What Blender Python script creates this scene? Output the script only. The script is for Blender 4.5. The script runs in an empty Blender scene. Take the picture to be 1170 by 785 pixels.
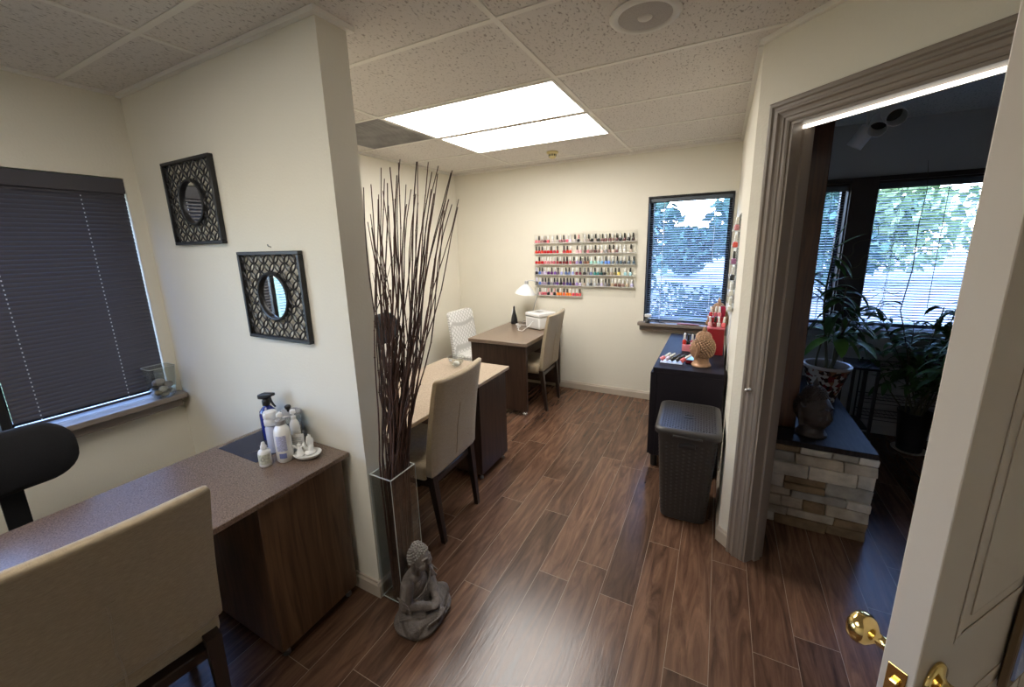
import bpy, bmesh, math, random
from mathutils import Vector, Matrix, Euler
random.seed(7)
PI = math.pi
scene = bpy.context.scene
COL = scene.collection
V = Vector

# ------------------------------------------------------------------ materials
def new_mat(name):
    m = bpy.data.materials.new(name); m.use_nodes = True
    nt = m.node_tree
    return m, nt, nt.nodes['Principled BSDF']

def mat(name, col, rough=0.6, metal=0.0, var=0.0, scale=40.0, bump=0.0, bscale=None, spec=0.5, emit=None, estr=0, trans=0, sheen=0, stretch=None):
    m, nt, b = new_mat(name)
    c = (col[0], col[1], col[2], 1)
    b.inputs['Base Color'].default_value = c
    b.inputs['Roughness'].default_value = rough
    b.inputs['Metallic'].default_value = metal
    b.inputs['Specular IOR Level'].default_value = spec
    if trans: b.inputs['Transmission Weight'].default_value = trans
    if sheen: b.inputs['Sheen Weight'].default_value = sheen
    if emit:
        b.inputs['Emission Color'].default_value = (*emit, 1); b.inputs['Emission Strength'].default_value = estr
    if var > 0 or bump > 0:
        tc = nt.nodes.new('ShaderNodeTexCoord'); mp = nt.nodes.new('ShaderNodeMapping')
        if stretch: mp.inputs['Scale'].default_value = stretch
        nt.links.new(tc.outputs['Object'], mp.inputs['Vector'])
        n = nt.nodes.new('ShaderNodeTexNoise'); n.inputs['Scale'].default_value = scale; n.inputs['Detail'].default_value = 4
        nt.links.new(mp.outputs[0], n.inputs['Vector'])
        if var > 0:
            r = nt.nodes.new('ShaderNodeValToRGB')
            r.color_ramp.elements[0].position = .3; r.color_ramp.elements[1].position = .7
            r.color_ramp.elements[0].color = tuple(max(0, x*(1-var)) for x in col) + (1,)
            r.color_ramp.elements[1].color = tuple(min(1, x*(1+var)) for x in col) + (1,)
            nt.links.new(n.outputs['Fac'], r.inputs['Fac']); nt.links.new(r.outputs['Color'], b.inputs['Base Color'])
        if bump > 0:
            n2 = n
            if bscale:
                n2 = nt.nodes.new('ShaderNodeTexNoise'); n2.inputs['Scale'].default_value = bscale
                nt.links.new(mp.outputs[0], n2.inputs['Vector'])
            bp = nt.nodes.new('ShaderNodeBump'); bp.inputs['Strength'].default_value = bump; bp.inputs['Distance'].default_value = .01
            nt.links.new(n2.outputs['Fac'], bp.inputs['Height']); nt.links.new(bp.outputs[0], b.inputs['Normal'])
    return m

def clear_mat(name, tint=(.95,.97,.96), gloss=.12):
    m = bpy.data.materials.new(name); m.use_nodes = True; nt = m.node_tree; nt.nodes.clear()
    o = nt.nodes.new('ShaderNodeOutputMaterial'); mx = nt.nodes.new('ShaderNodeMixShader')
    t = nt.nodes.new('ShaderNodeBsdfTransparent'); t.inputs[0].default_value = (*tint, 1)
    g = nt.nodes.new('ShaderNodeBsdfGlossy'); g.inputs['Roughness'].default_value = .03; g.inputs[0].default_value = (.95,.97,.97,1)
    lw = nt.nodes.new('ShaderNodeLayerWeight'); lw.inputs['Blend'].default_value = .5
    pw = nt.nodes.new('ShaderNodeMath'); pw.operation = 'POWER'; pw.inputs[1].default_value = 4
    mt = nt.nodes.new('ShaderNodeMath'); mt.operation = 'MULTIPLY_ADD'; mt.inputs[1].default_value = .6; mt.inputs[2].default_value = .02+gloss*.15
    nt.links.new(lw.outputs['Facing'], pw.inputs[0]); nt.links.new(pw.outputs[0], mt.inputs[0]); nt.links.new(mt.outputs[0], mx.inputs[0])
    nt.links.new(t.outputs[0], mx.inputs[1]); nt.links.new(g.outputs[0], mx.inputs[2]); nt.links.new(mx.outputs[0], o.inputs[0])
    return m

def frosted_mat(name, col, k):
    m = bpy.data.materials.new(name); m.use_nodes = True; nt = m.node_tree; nt.nodes.clear()
    o = nt.nodes.new('ShaderNodeOutputMaterial'); mx = nt.nodes.new('ShaderNodeMixShader'); mx.inputs[0].default_value = k
    t = nt.nodes.new('ShaderNodeBsdfTransparent'); d = nt.nodes.new('ShaderNodeBsdfPrincipled'); d.inputs['Base Color'].default_value = (*col, 1); d.inputs['Roughness'].default_value = .3
    nt.links.new(t.outputs[0], mx.inputs[1]); nt.links.new(d.outputs[0], mx.inputs[2]); nt.links.new(mx.outputs[0], o.inputs[0]); return m

def emis_mat(name, col, s):
    m = bpy.data.materials.new(name); m.use_nodes = True; nt = m.node_tree; nt.nodes.clear()
    o = nt.nodes.new('ShaderNodeOutputMaterial'); e = nt.nodes.new('ShaderNodeEmission')
    e.inputs[0].default_value = (*col, 1); e.inputs[1].default_value = s
    nt.links.new(e.outputs[0], o.inputs[0]); return m

def wood_mat(name, c0, c1, rough=.4, axis='Z', scale=1.0, spec=.5):
    m, nt, b = new_mat(name)
    tc = nt.nodes.new('ShaderNodeTexCoord'); mp = nt.nodes.new('ShaderNodeMapping')
    s = {'Z': (14,14,.9), 'Y': (14,.9,14), 'X': (.9,14,14)}[axis]
    mp.inputs['Scale'].default_value = tuple(x*scale for x in s)
    nt.links.new(tc.outputs['Object'], mp.inputs['Vector'])
    n = nt.nodes.new('ShaderNodeTexNoise'); n.inputs['Scale'].default_value = 2.2; n.inputs['Detail'].default_value = 8; n.inputs['Distortion'].default_value = 1.4
    nt.links.new(mp.outputs[0], n.inputs['Vector'])
    r = nt.nodes.new('ShaderNodeValToRGB'); r.color_ramp.elements[0].position = .34; r.color_ramp.elements[1].position = .68
    r.color_ramp.elements[0].color = (*c0, 1); r.color_ramp.elements[1].color = (*c1, 1)
    nt.links.new(n.outputs['Fac'], r.inputs['Fac']); nt.links.new(r.outputs['Color'], b.inputs['Base Color'])
    b.inputs['Roughness'].default_value = rough; b.inputs['Specular IOR Level'].default_value = spec
    return m

def floor_mat():
    m, nt, b = new_mat('dark_plank_floor'); L = nt.links.new
    tc = nt.nodes.new('ShaderNodeTexCoord')
    mp = nt.nodes.new('ShaderNodeMapping'); mp.inputs['Rotation'].default_value = (0,0,PI/2)
    # after a quarter turn: u = -y , v = x   (planks run along y)
    mp.inputs['Location'].default_value = (0.35, -0.075 + .157*40, 0)
    L(tc.outputs['Object'], mp.inputs['Vector'])
    br = nt.nodes.new('ShaderNodeTexBrick')
    br.inputs['Scale'].default_value = 1; br.inputs['Brick Width'].default_value = 1.22; br.inputs['Row Height'].default_value = .157
    br.inputs['Mortar Size'].default_value = .0011; br.inputs['Mortar Smooth'].default_value = .1; br.offset = .37; br.offset_frequency = 2
    br.squash = .82; br.squash_frequency = 3
    br.inputs['Color1'].default_value = (0,0,0,1); br.inputs['Color2'].default_value = (1,1,1,1); br.inputs['Mortar'].default_value = (.5,.5,.5,1)
    L(mp.outputs[0], br.inputs['Vector'])
    # per plank offset of grain
    sep = nt.nodes.new('ShaderNodeVectorMath'); sep.operation = 'MULTIPLY_ADD'
    sep.inputs[1].default_value = (13, 7, 5)
    L(br.outputs['Color'], sep.inputs[0]); L(tc.outputs['Object'], sep.inputs[2])
    mg = nt.nodes.new('ShaderNodeMapping'); mg.inputs['Scale'].default_value = (11, 1.3, 1)
    L(sep.outputs[0], mg.inputs['Vector'])
    n = nt.nodes.new('ShaderNodeTexNoise'); n.inputs['Scale'].default_value = 1.6; n.inputs['Detail'].default_value = 9; n.inputs['Roughness'].default_value = .62; n.inputs['Distortion'].default_value = 1.8
    L(mg.outputs[0], n.inputs['Vector'])
    r = nt.nodes.new('ShaderNodeValToRGB')
    e = r.color_ramp.elements; e[0].position = .26; e[1].position = .80
    e[0].color = (.034,.017,.011,1); e[1].color = (.185,.102,.062,1)
    x = r.color_ramp.elements.new(.5); x.color = (.090,.047,.029,1)
    L(n.outputs['Fac'], r.inputs['Fac'])
    hs = nt.nodes.new('ShaderNodeHueSaturation'); L(r.outputs['Color'], hs.inputs['Color'])
    mr = nt.nodes.new('ShaderNodeMapRange'); mr.inputs['To Min'].default_value = .85; mr.inputs['To Max'].default_value = 1.55
    L(br.outputs['Color'], mr.inputs['Value']); L(mr.outputs[0], hs.inputs['Value'])
    mx = nt.nodes.new('ShaderNodeMixRGB'); mx.inputs['Color2'].default_value = (.31,.23,.17,1)
    L(br.outputs['Fac'], mx.inputs['Fac']); L(hs.outputs[0], mx.inputs['Color1']); L(mx.outputs[0], b.inputs['Base Color'])
    ro = nt.nodes.new('ShaderNodeMapRange'); ro.inputs['To Min'].default_value = .20; ro.inputs['To Max'].default_value = .30
    L(n.outputs['Fac'], ro.inputs['Value']); L(ro.outputs[0], b.inputs['Roughness'])
    mb = nt.nodes.new('ShaderNodeMapping'); mb.inputs['Scale'].default_value = (60, 5, 1); L(sep.outputs[0], mb.inputs['Vector'])
    n2 = nt.nodes.new('ShaderNodeTexNoise'); n2.inputs['Scale'].default_value = 1.5; n2.inputs['Detail'].default_value = 5; n2.inputs['Distortion'].default_value = .8
    L(mb.outputs[0], n2.inputs['Vector'])
    bp = nt.nodes.new('ShaderNodeBump'); bp.inputs['Strength'].default_value = .20; bp.inputs['Distance'].default_value = .003
    L(n2.outputs['Fac'], bp.inputs['Height']); L(bp.outputs[0], b.inputs['Normal'])
    return m

def ceiling_mat():
    m, nt, b = new_mat('fissured_ceiling_tile'); L = nt.links.new
    tc = nt.nodes.new('ShaderNodeTexCoord')
    mp = nt.nodes.new('ShaderNodeMapping'); mp.inputs['Rotation'].default_value = (0,0,.5); mp.inputs['Scale'].default_value = (85, 42, 1)
    L(tc.outputs['Object'], mp.inputs['Vector'])
    ns = nt.nodes.new('ShaderNodeTexNoise'); ns.inputs['Scale'].default_value = 1.3; ns.inputs['Detail'].default_value = 2
    L(mp.outputs[0], ns.inputs['Vector'])
    r = nt.nodes.new('ShaderNodeValToRGB'); e = r.color_ramp.elements
    e[0].position = .58; e[0].color = (0,0,0,1); e[1].position = .70; e[1].color = (1,1,1,1)
    L(ns.outputs['Fac'], r.inputs['Fac'])
    n2 = nt.nodes.new('ShaderNodeTexNoise'); n2.inputs['Scale'].default_value = 180; L(tc.outputs['Object'], n2.inputs['Vector'])
    mx = nt.nodes.new('ShaderNodeMixRGB'); mx.inputs['Color1'].default_value = (.72,.68,.63,1); mx.inputs['Color2'].default_value = (.40,.36,.32,1)
    L(r.outputs['Color'], mx.inputs['Fac']); L(mx.outputs[0], b.inputs['Base Color'])
    b.inputs['Roughness'].default_value = .95
    ad = nt.nodes.new('ShaderNodeMath'); ad.operation = 'MULTIPLY_ADD'; ad.inputs[1].default_value = -1.5
    L(r.outputs['Color'], ad.inputs[0]); L(n2.outputs['Fac'], ad.inputs[2])
    bp = nt.nodes.new('ShaderNodeBump'); bp.inputs['Strength'].default_value = .5; bp.inputs['Distance'].default_value = .004
    L(ad.outputs[0], bp.inputs['Height']); L(bp.outputs[0], b.inputs['Normal'])
    return m

M = {}
M['wall'] = mat('cream_wall_paint', (.76,.72,.61), .82, bump=.12, bscale=90, scale=3, var=.012)
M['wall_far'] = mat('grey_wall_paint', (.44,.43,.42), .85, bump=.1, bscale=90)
M['ceil'] = ceiling_mat()
M['floor'] = floor_mat()
M['grid'] = mat('ceiling_grid_metal', (.80,.77,.70), .5)
M['trimw'] = mat('taupe_trim_paint', (.235,.195,.16), .45)
M['base'] = mat('beige_baseboard_paint', (.50,.43,.345), .5)
M['sill'] = mat('grey_taupe_sill_paint', (.24,.20,.165), .38)
M['door'] = mat('beige_door_paint', (.56,.48,.395), .5)
M['brass'] = mat('polished_brass', (.83,.62,.25), .14, 1)
M['chrome'] = mat('chrome', (.75,.75,.74), .15, 1)
M['silver'] = mat('brushed_steel', (.5,.5,.5), .35, 1)
M['black'] = mat('black_plastic', (.012,.012,.013), .45)
M['blackwood'] = mat('black_brown_laminate', (.016,.014,.019), .6, spec=.13)
M['blackfab'] = mat('black_fabric', (.010,.010,.012), .95, bump=.3, scale=300)
M['framebk'] = mat('black_window_frame', (.012,.012,.013), .4)
M['framebr'] = mat('dark_brown_window_frame', (.030,.018,.012), .45)
M['slat'] = mat('charcoal_blind_slat', (.060,.057,.072), .32, spec=.7)
M['slatg'] = mat('grey_blind_slat', (.10,.12,.14), .3, spec=.6)
M['cordhole'] = mat('pale_cord_and_hole_light', (.75,.78,.85), .7)
M['white'] = mat('white_plastic', (.78,.78,.77), .35)
M['whitecer'] = mat('white_glazed_ceramic', (.82,.82,.80), .18)
M['offw'] = mat('off_white_plastic', (.68,.66,.60), .45)
M['clear'] = clear_mat('clear_acrylic', (.985,.985,.98), .03)
M['glass'] = clear_mat('vase_glass', (.885,.90,.89), .35)
M['pane'] = clear_mat('window_glass', (.92,.95,.97), .1)
M['mirror'] = mat('mirror_silver', (.85,.87,.88), .02, 1)
M['fabric'] = mat('tan_woven_fabric', (.36,.283,.18), .92, var=.14, scale=60, bump=.35, bscale=420, sheen=.3, stretch=(1,1,5))
M['legw'] = mat('dark_brown_leg_wood', (.022,.012,.008), .38)
M['lam'] = mat('brown_speckled_laminate', (.165,.112,.084), .27, var=.5, scale=220, spec=.7)
M['lamt'] = mat('tan_speckled_laminate', (.35,.27,.195), .34, var=.25, scale=140, spec=.6)
M['lamd'] = mat('brown_satin_laminate', (.20,.145,.105), .3, var=.15, scale=80, spec=.6)
M['walnut'] = wood_mat('walnut_veneer', (.060,.030,.015), (.150,.082,.042), .38)
M['walnutd'] = wood_mat('dark_walnut_veneer', (.028,.014,.009), (.062,.034,.022), .38)
M['colwood'] = wood_mat('stained_column_wood', (.05,.018,.008), (.12,.045,.018), .3)
M['slab'] = mat('dark_slab_wood', (.022,.018,.018), .55, spec=.12, var=.5, scale=12, stretch=(8,1,1))
M['twig'] = mat('dried_twig_bark', (.055,.030,.022), .7, var=.45, scale=60, bump=.4, stretch=(1,1,.3))
M['twig2'] = mat('reddish_twig_bark', (.085,.042,.03), .65, var=.4, scale=60, bump=.4, stretch=(1,1,.3))
M['stonebud'] = mat('weathered_grey_brown_stone', (.118,.098,.084), .6, var=.35, scale=35, bump=.3, bscale=200)
M['copper'] = mat('copper_bronze_paint', (.40,.235,.14), .42, .35, var=.2, scale=50)
M['copperhi'] = mat('copper_bronze_curls', (.46,.29,.18), .4, .35, var=.25, scale=80)
M['darkbud'] = mat('dark_brown_statue', (.06,.045,.038), .6, var=.3, scale=40, bump=.3)
M['resin'] = mat('black_rattan_resin', (.035,.031,.029), .45)
M['leaf'] = mat('green_leaf', (.09,.20,.04), .6, spec=.2, var=.35, scale=18)
M['leafd'] = mat('dark_green_leaf', (.045,.10,.03), .62, spec=.2, var=.35, scale=18)
M['stem'] = mat('plant_stem', (.08,.075,.04), .7)
M['vent'] = mat('grey_vent_panel', (.30,.29,.28), .5, var=.25, scale=6)
M['yellowp'] = mat('aged_yellow_plastic', (.70,.60,.30), .5)
M['navy'] = mat('cobalt_blue_plastic', (.012,.022,.20), .12, spec=.7)
M['mat_navy'] = mat('dark_navy_mat', (.012,.014,.035), .5)
M['light'] = emis_mat('fluorescent_diffuser', (1.0,.965,.92), 10.5)
M['light_added'] = emis_mat('added_panel_diffuser', (1.0,.95,.89), 5.2)
M['glowstrip'] = emis_mat('glow_strip_emission', (1,.93,.80), 2.2)
_pc = {}
def pmat(col, rough=.3):
    k = tuple(round(c,3) for c in col)+(rough,)
    if k not in _pc: _pc[k] = mat('coloured_gloss', col, rough)
    return _pc[k]
def srgb(r,g,b):
    return tuple((c/255/12.92 if c/255 <= .04045 else ((c/255+.055)/1.055)**2.4) for c in (r,g,b))

# ------------------------------------------------------------------ mesh builder
class MB:
    def __init__(s): s.bm = bmesh.new(); s.mi = 0
    def _tag(s, faces):
        for f in faces: f.material_index = s.mi
    def box(s, x0,x1,y0,y1,z0,z1, bev=0, seg=2, mtx=None):
        vs = [s.bm.verts.new(p) for p in ((x0,y0,z0),(x1,y0,z0),(x1,y1,z0),(x0,y1,z0),(x0,y0,z1),(x1,y0,z1),(x1,y1,z1),(x0,y1,z1))]
        fs = [s.bm.faces.new([vs[i] for i in q]) for q in ((3,2,1,0),(4,5,6,7),(0,1,5,4),(1,2,6,5),(2,3,7,6),(3,0,4,7))]
        s._tag(fs)
        if mtx:
            for v in vs: v.co = mtx @ v.co
        if bev > 0:
            es = list({e for f in fs for e in f.edges})
            r = bmesh.ops.bevel(s.bm, geom=es, offset=bev, segments=seg, affect='EDGES', profile=.5)
            s._tag(r['faces'])
        return s
    def loft(s, rings, cap=True, closed=True):
        rows = [[s.bm.verts.new(p) for p in r] for r in rings]
        n = len(rows[0]); fs = []
        for a, b in zip(rows, rows[1:]):
            for i in range(n if closed else n-1):
                j = (i+1) % n
                fs.append(s.bm.faces.new((a[i], a[j], b[j], b[i])))
        if cap and closed:
            fs.append(s.bm.faces.new(list(reversed(rows[0])))); fs.append(s.bm.faces.new(rows[-1]))
        s._tag(fs); return s
    def lathe(s, prof, c=(0,0,0), n=24, cap=True, sx=1, sy=1, axis='Z', rot=None):
        rings = []
        for r, z in prof:
            ring = []
            for i in range(n):
                a = 2*PI*i/n; p = V((r*math.cos(a)*sx, r*math.sin(a)*sy, z))
                if axis == 'X': p = V((p.z, p.x, p.y))
                if axis == 'Y': p = V((p.x, p.z, p.y)); 
                if rot: p = rot @ p
                ring.append(p + V(c))
            rings.append(ring)
        return s.loft(rings, cap)
    def tube(s, pts, r, n=8, cap=True):
        pts = [V(p) for p in pts]
        rs = r if isinstance(r, (list, tuple)) else [r]*len(pts)
        rings = []; up = None
        for i, p in enumerate(pts):
            t = (pts[min(i+1, len(pts)-1)] - pts[max(i-1, 0)])
            t = t.normalized() if t.length > 1e-9 else V((0,0,1))
            if up is None:
                up = V((0,0,1)) if abs(t.z) < .9 else V((1,0,0))
            u = t.cross(up); u = u.normalized() if u.length > 1e-6 else V((1,0,0))
            w = u.cross(t).normalized(); up = w
            rings.append([p + (u*math.cos(2*PI*k/n) + w*math.sin(2*PI*k/n))*rs[i] for k in range(n)])
        return s.loft(rings, cap)
    def ball(s, c, r, sub=2, sc=(1,1,1), rot=None):
        res = bmesh.ops.create_icosphere(s.bm, subdivisions=sub, radius=1)
        for v in res['verts']:
            p = V((v.co.x*r*sc[0], v.co.y*r*sc[1], v.co.z*r*sc[2]))
            if rot: p = rot @ p
            v.co = p + V(c)
        s._tag({f for v in res['verts'] for f in v.link_faces})
        return s
    def quad(s, pts):
        s._tag([s.bm.faces.new([s.bm.verts.new(p) for p in pts])]); return s
    def capsule(s, a, b, ra, rb=None, n=12):
        rb = ra if rb is None else rb
        s.ball(a, ra, 2); s.ball(b, rb, 2); s.tube([a, b], [ra, rb], n); return s
    def build(s, name, m, parent=None, smooth=True, loc=None, angle=40):
        me = bpy.data.meshes.new(name)
        bmesh.ops.recalc_face_normals(s.bm, faces=s.bm.faces[:])
        s.bm.to_mesh(me); s.bm.free()
        for x in (m if isinstance(m, (list, tuple)) else [m]): me.materials.append(x)
        if smooth:
            me.polygons.foreach_set('use_smooth', [True]*len(me.polygons))
            try: me.set_sharp_from_angle(angle=math.radians(angle))
            except Exception: pass
        o = bpy.data.objects.new(name, me); COL.objects.link(o)
        if parent: o.parent = parent
        if loc: o.location = loc
        return o

def thing(name, label, cat, loc=(0,0,0), rz=0, group=None):
    o = bpy.data.objects.new(name, None); COL.objects.link(o)
    o.location = loc; o.rotation_euler = (0,0,rz); o.empty_display_size = .05
    o['label'] = label; o['category'] = cat
    if group: o['group'] = group
    return o
def tag(o, label, cat, group=None):
    o['label'] = label; o['category'] = cat
    if group: o['group'] = group
    return o
def struct(o, label=None, cat=None):
    o['kind'] = 'structure'
    if label: o['label'] = label
    if cat: o['category'] = cat
    return o
def copy_tree(o, parent=None):
    c = o.copy(); COL.objects.link(c)
    if parent: c.parent = parent
    for ch in list(o.children): copy_tree(ch, c)
    return c
def remesh(o, vox, it=3):
    r = o.modifiers.new('r', 'REMESH'); r.mode = 'VOXEL'; r.voxel_size = vox; r.use_smooth_shade = True
    s = o.modifiers.new('s', 'SMOOTH'); s.factor = .5; s.iterations = it
    return o
# ------------------------------------------------------------------ room shell
H = 2.47; LW = -2.90; PY = 1.10; BY = 4.12; RX = .10
FARX = 4.3; REAR = -1.9; SIDEX = 1.35

def wall_cells(mb, axis, c0, c1, u0, u1, holes, z1=H):
    """wall slab between c0 and c1 on the fixed axis, running u0..u1, with rectangular holes (ua,ub,za,zb)"""
    us = sorted({u0, u1, *[h[0] for h in holes], *[h[1] for h in holes]})
    for a, b in zip(us, us[1:]):
        m = (a+b)/2; hs = sorted([(h[2], h[3]) for h in holes if h[0] < m < h[1]])
        z = 0
        for za, zb in hs + [(z1, z1)]:
            if za > z + 1e-6:
                if axis == 'x': mb.box(c0, c1, a, b, z, za)
                else: mb.box(a, b, c0, c1, z, za)
            z = zb
        
W1 = (.42, 1.04, .81, 2.04); W2 = (-1.1, .42, .81, 2.04)
W3 = (-.655, .075, .83, 2.05)
W4 = (.26, .87, .90, 2.04); W5 = (1.03, 2.45, .90, 2.04)
T = .16
m = MB(); m.box(LW-.06, LW-.002, .405, .436, .812, 2.038, .002, 1); struct(m.build('trim_9', M['framebk'], smooth=False), 'black mullion between the two left windows', 'trim')
m = MB(); wall_cells(m, 'x', LW-T, LW, REAR-T, BY+T, [W1, W2]); struct(m.build('wall_left', M['wall'], smooth=False), 'cream painted wall with the closed dark blind window', 'wall')
m = MB(); wall_cells(m, 'y', BY, BY+T, LW, .15, [W3]); struct(m.build('wall_back', M['wall'], smooth=False), 'cream back wall carrying the nail polish racks', 'wall')
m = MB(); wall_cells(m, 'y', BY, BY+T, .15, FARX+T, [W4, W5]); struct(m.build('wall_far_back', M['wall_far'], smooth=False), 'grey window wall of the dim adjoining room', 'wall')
m = MB(); m.box(LW, -1.335, PY, PY+.135, 0, H, ); struct(m.build('wall_middle', M['wall'], smooth=False), 'short cream partition wall holding the two black mirrors', 'wall')
# right wall + diagonal doorway wall as one prism with the door opening
E_ = V((1,-1,0)).normalized(); N_ = V((1,1,0)).normalized(); C_ = V((1.15,1.15,0))
def D(t, d, z=0): return C_ + E_*t + N_*d + V((0,0,z))
DT0, DT1, DZ = -1.320, -.372, 2.100
DTH = .115
def prism(mb, pts, z0, z1):
    mb.loft([[V((p[0],p[1],z0)) for p in pts], [V((p[0],p[1],z1)) for p in pts]])
m = MB()
a = D(-1.485, 0); b = D(DT0, 0); c = D(DT0, DTH)
k = D(-1.485, 0)
inner = V((RX+.12, (2.30+DTH*2**.5)-(RX+.12), 0))
prism(m, [(RX,BY),(RX,a.y),(b.x,b.y),(c.x,c.y),(inner.x,inner.y),(RX+.12,BY)], 0, H)
struct(m.build('wall_right', M['wall'], smooth=False), 'cream wall between the salon window and the doorway', 'wall')
m = MB()
prism(m, [D(DT0,0), D(DT1,0), D(DT1,DTH), D(DT0,DTH)], DZ, H)
e1 = D(.283,0)
prism(m, [D(DT1,0), e1, (e1.x+.163, e1.y), D(DT1,DTH)], 0, H)
struct(m.build('wall_doorway', M['wall'], smooth=False), 'cream angled wall over and beside the open doorway', 'wall')
m = MB(); m.box(SIDEX, SIDEX+.16, REAR-T, e1.y, 0, H); struct(m.build('wall_side', M['wall'], smooth=False))
m = MB(); m.box(LW-T, SIDEX+.16, REAR-T, REAR, 0, H); struct(m.build('wall_rear', M['wall'], smooth=False))
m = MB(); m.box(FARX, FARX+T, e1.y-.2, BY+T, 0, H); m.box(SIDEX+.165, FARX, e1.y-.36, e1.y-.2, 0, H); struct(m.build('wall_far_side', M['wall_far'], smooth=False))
m = MB(); m.box(LW-T, FARX+T, REAR-T, BY+T, -.12, 0); struct(m.build('floor', M['floor'], smooth=False), 'dark brown wood plank floor', 'floor')
m = MB(); m.box(LW-T, FARX+T, REAR-T, BY+T, H, H+.14)
ceil = struct(m.build('ceiling', M['ceil'], smooth=False), 'suspended ceiling of fissured white tiles', 'ceiling')
# T-bar grid (hangs 3 mm below the tiles), kept off the partition and the lights
m = MB()
gy = [3.92-.61*i for i in range(10)]
for y in gy:
    for x0, x1 in ([(LW, RX)] if y > 2.3 else [(LW, -1.345 if PY-.02 < y < PY+.15 else 2.30-y)]):
        m.box(x0, min(x1, SIDEX), y-.012, y+.012, H-.004, H-.0002)
for x in (-2.05, -.82, .41):
    m.box(x-.012, x+.012, max(PY+.135, REAR) if x < -1.335 else REAR, BY if x < .1 else 2.30-x, H-.0045, H-.0003)
    if x < -1.335: m.box(x-.012, x+.012, REAR, PY, H-.0045, H-.0003)
m.build('ceiling_grid', M['grid'], ceil, smooth=False)
# wall angle trims
def angle_trim(name, boxes):
    m = MB()
    for b in boxes: m.box(*b)
    return struct(m.build(name, M['grid'], smooth=False))
angle_trim('trim_1', [(LW, -1.335, PY-.022, PY-.0003, H-.02, H-.0008), (-1.3347, -1.313, PY-.022, PY+.157, H-.02, H-.0008), (LW, -1.335, PY+.1353, PY+.157, H-.02, H-.0008)])
angle_trim('trim_2', [(LW+.0003, LW+.02, PY+.16, BY-.0003, H-.02, H-.0008), (LW+.02, RX-.02, BY-.02, BY-.0003, H-.02, H-.0008), (RX-.02, RX-.0003, 2.215, BY-.0003, H-.02, H-.0008)])
angle_trim('trim_3', [(LW+.0003, LW+.018, REAR, PY-.025, H-.016, H-.0008)])
m = MB(); prism(m, [D(-1.487,-.022), D(.28,-.022), D(.28,-.0004), D(-1.487,-.0004)], H-.02, H-.0008); struct(m.build('trim_4', M['grid'], smooth=False))

# baseboards
def base_profile(mb, p0, p1, n, h=.085, th=.012):
    p0, p1, n = V((*p0,0)), V((*p1,0)), V((*n,0))
    prof = [(0.0003,0.0005),(th,0.0005),(th,h-.022),(th*.55,h-.012),(th*.45,h-.004),(0.0003,h)]
    mb.loft([[p0 + n*a + V((0,0,z)) for a, z in prof], [p1 + n*a + V((0,0,z)) for a, z in prof]])
m = MB(); base_profile(m, (LW, BY), (RX, BY), (0,-1)); struct(m.build('baseboard_back', M['base'], smooth=False))
m = MB(); base_profile(m, (RX, 2.205), (RX, BY-.012), (-1,0)); struct(m.build('baseboard_right', M['base'], smooth=False))
m = MB(); base_profile(m, (LW, PY+.135), (LW, BY-.012), (1,0)); base_profile(m, (LW, REAR), (LW, PY), (1,0)); struct(m.build('baseboard_left', M['base'], smooth=False))
m = MB(); base_profile(m, (LW+.012, PY), (-1.335, PY), (0,-1)); base_profile(m, (-1.335, PY-.012), (-1.335, PY+.147), (1,0)); base_profile(m, (LW+.012, PY+.135), (-1.335, PY+.135), (0,1)); struct(m.build('baseboard_middle', M['base'], smooth=False))
m = MB(); n2 = (-N_.x, -N_.y); a = D(-1.49,0); b = D(-1.414,0); base_profile(m, a.xy, b.xy, n2, .09); struct(m.build('baseboard_doorway', M['base'], smooth=False))
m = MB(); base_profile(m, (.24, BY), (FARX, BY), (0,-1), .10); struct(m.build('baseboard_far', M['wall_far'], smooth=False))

# door casing + jambs
def mould(mb, path_a, path_b, prof, side, outn):
    """profile (w, h): w along side vector, h along outn"""
    mb.loft([[path_a + side*w + outn*h for w, h in prof], [path_b + side*w + outn*h for w, h in prof]])
CW = .090
PROF = [(0,0),(0,.020),(.008,.026),(.018,.026),(.024,.020),(.034,.020),(.040,.026),(.046,.026),(.052,.019),(.062,.016),(.068,.016),(.072,.012),(CW-.008,.012),(CW,.008),(CW,0)]
m = MB()
outn = -N_
gap = .0004
zl, zh = .0005, DZ+CW
# left upright: outer edge at t = DT0-CW, mitred with the head
def up(t_outer, sgn):
    lo = [D(t_outer,0,zl) + E_*(sgn*w) + outn*(h+gap) for w, h in PROF]
    hi = [D(t_outer,0,zh-w) + E_*(sgn*w) + outn*(h+gap) for w, h in PROF]
    m.loft([lo, hi])
up(DT0-CW, 1); up(DT1+CW, -1)
m.loft([[D(DT0-CW+w,0,zh-w) + outn*(h+gap) for w, h in PROF], [D(DT1+CW-w,0,zh-w) + outn*(h+gap) for w, h in PROF]])
# jamb liner and stop
def jamb(t0, t1, d0, d1, z0, z1): prism(m, [D(t0,d0), D(t1,d0), D(t1,d1), D(t0,d1)], z0, z1)
JT = .012
jamb(DT0+gap, DT0+JT, -.004, DTH+.004, .0005, DZ-gap)
jamb(DT1-JT, DT1-gap, -.004, DTH+.004, .0005, DZ-gap)
jamb(DT0+JT, DT1-JT, -.004, DTH+.004, DZ-JT, DZ-gap)
jamb(DT0+JT, DT0+JT+.011, .050, .088, .0005, DZ-JT)
jamb(DT1-JT-.011, DT1-JT, .050, .088, .0005, DZ-JT)
struct(m.build('trim_5', M['trimw'], smooth=False), 'taupe moulded casing and jamb around the open doorway', 'door frame')
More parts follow.
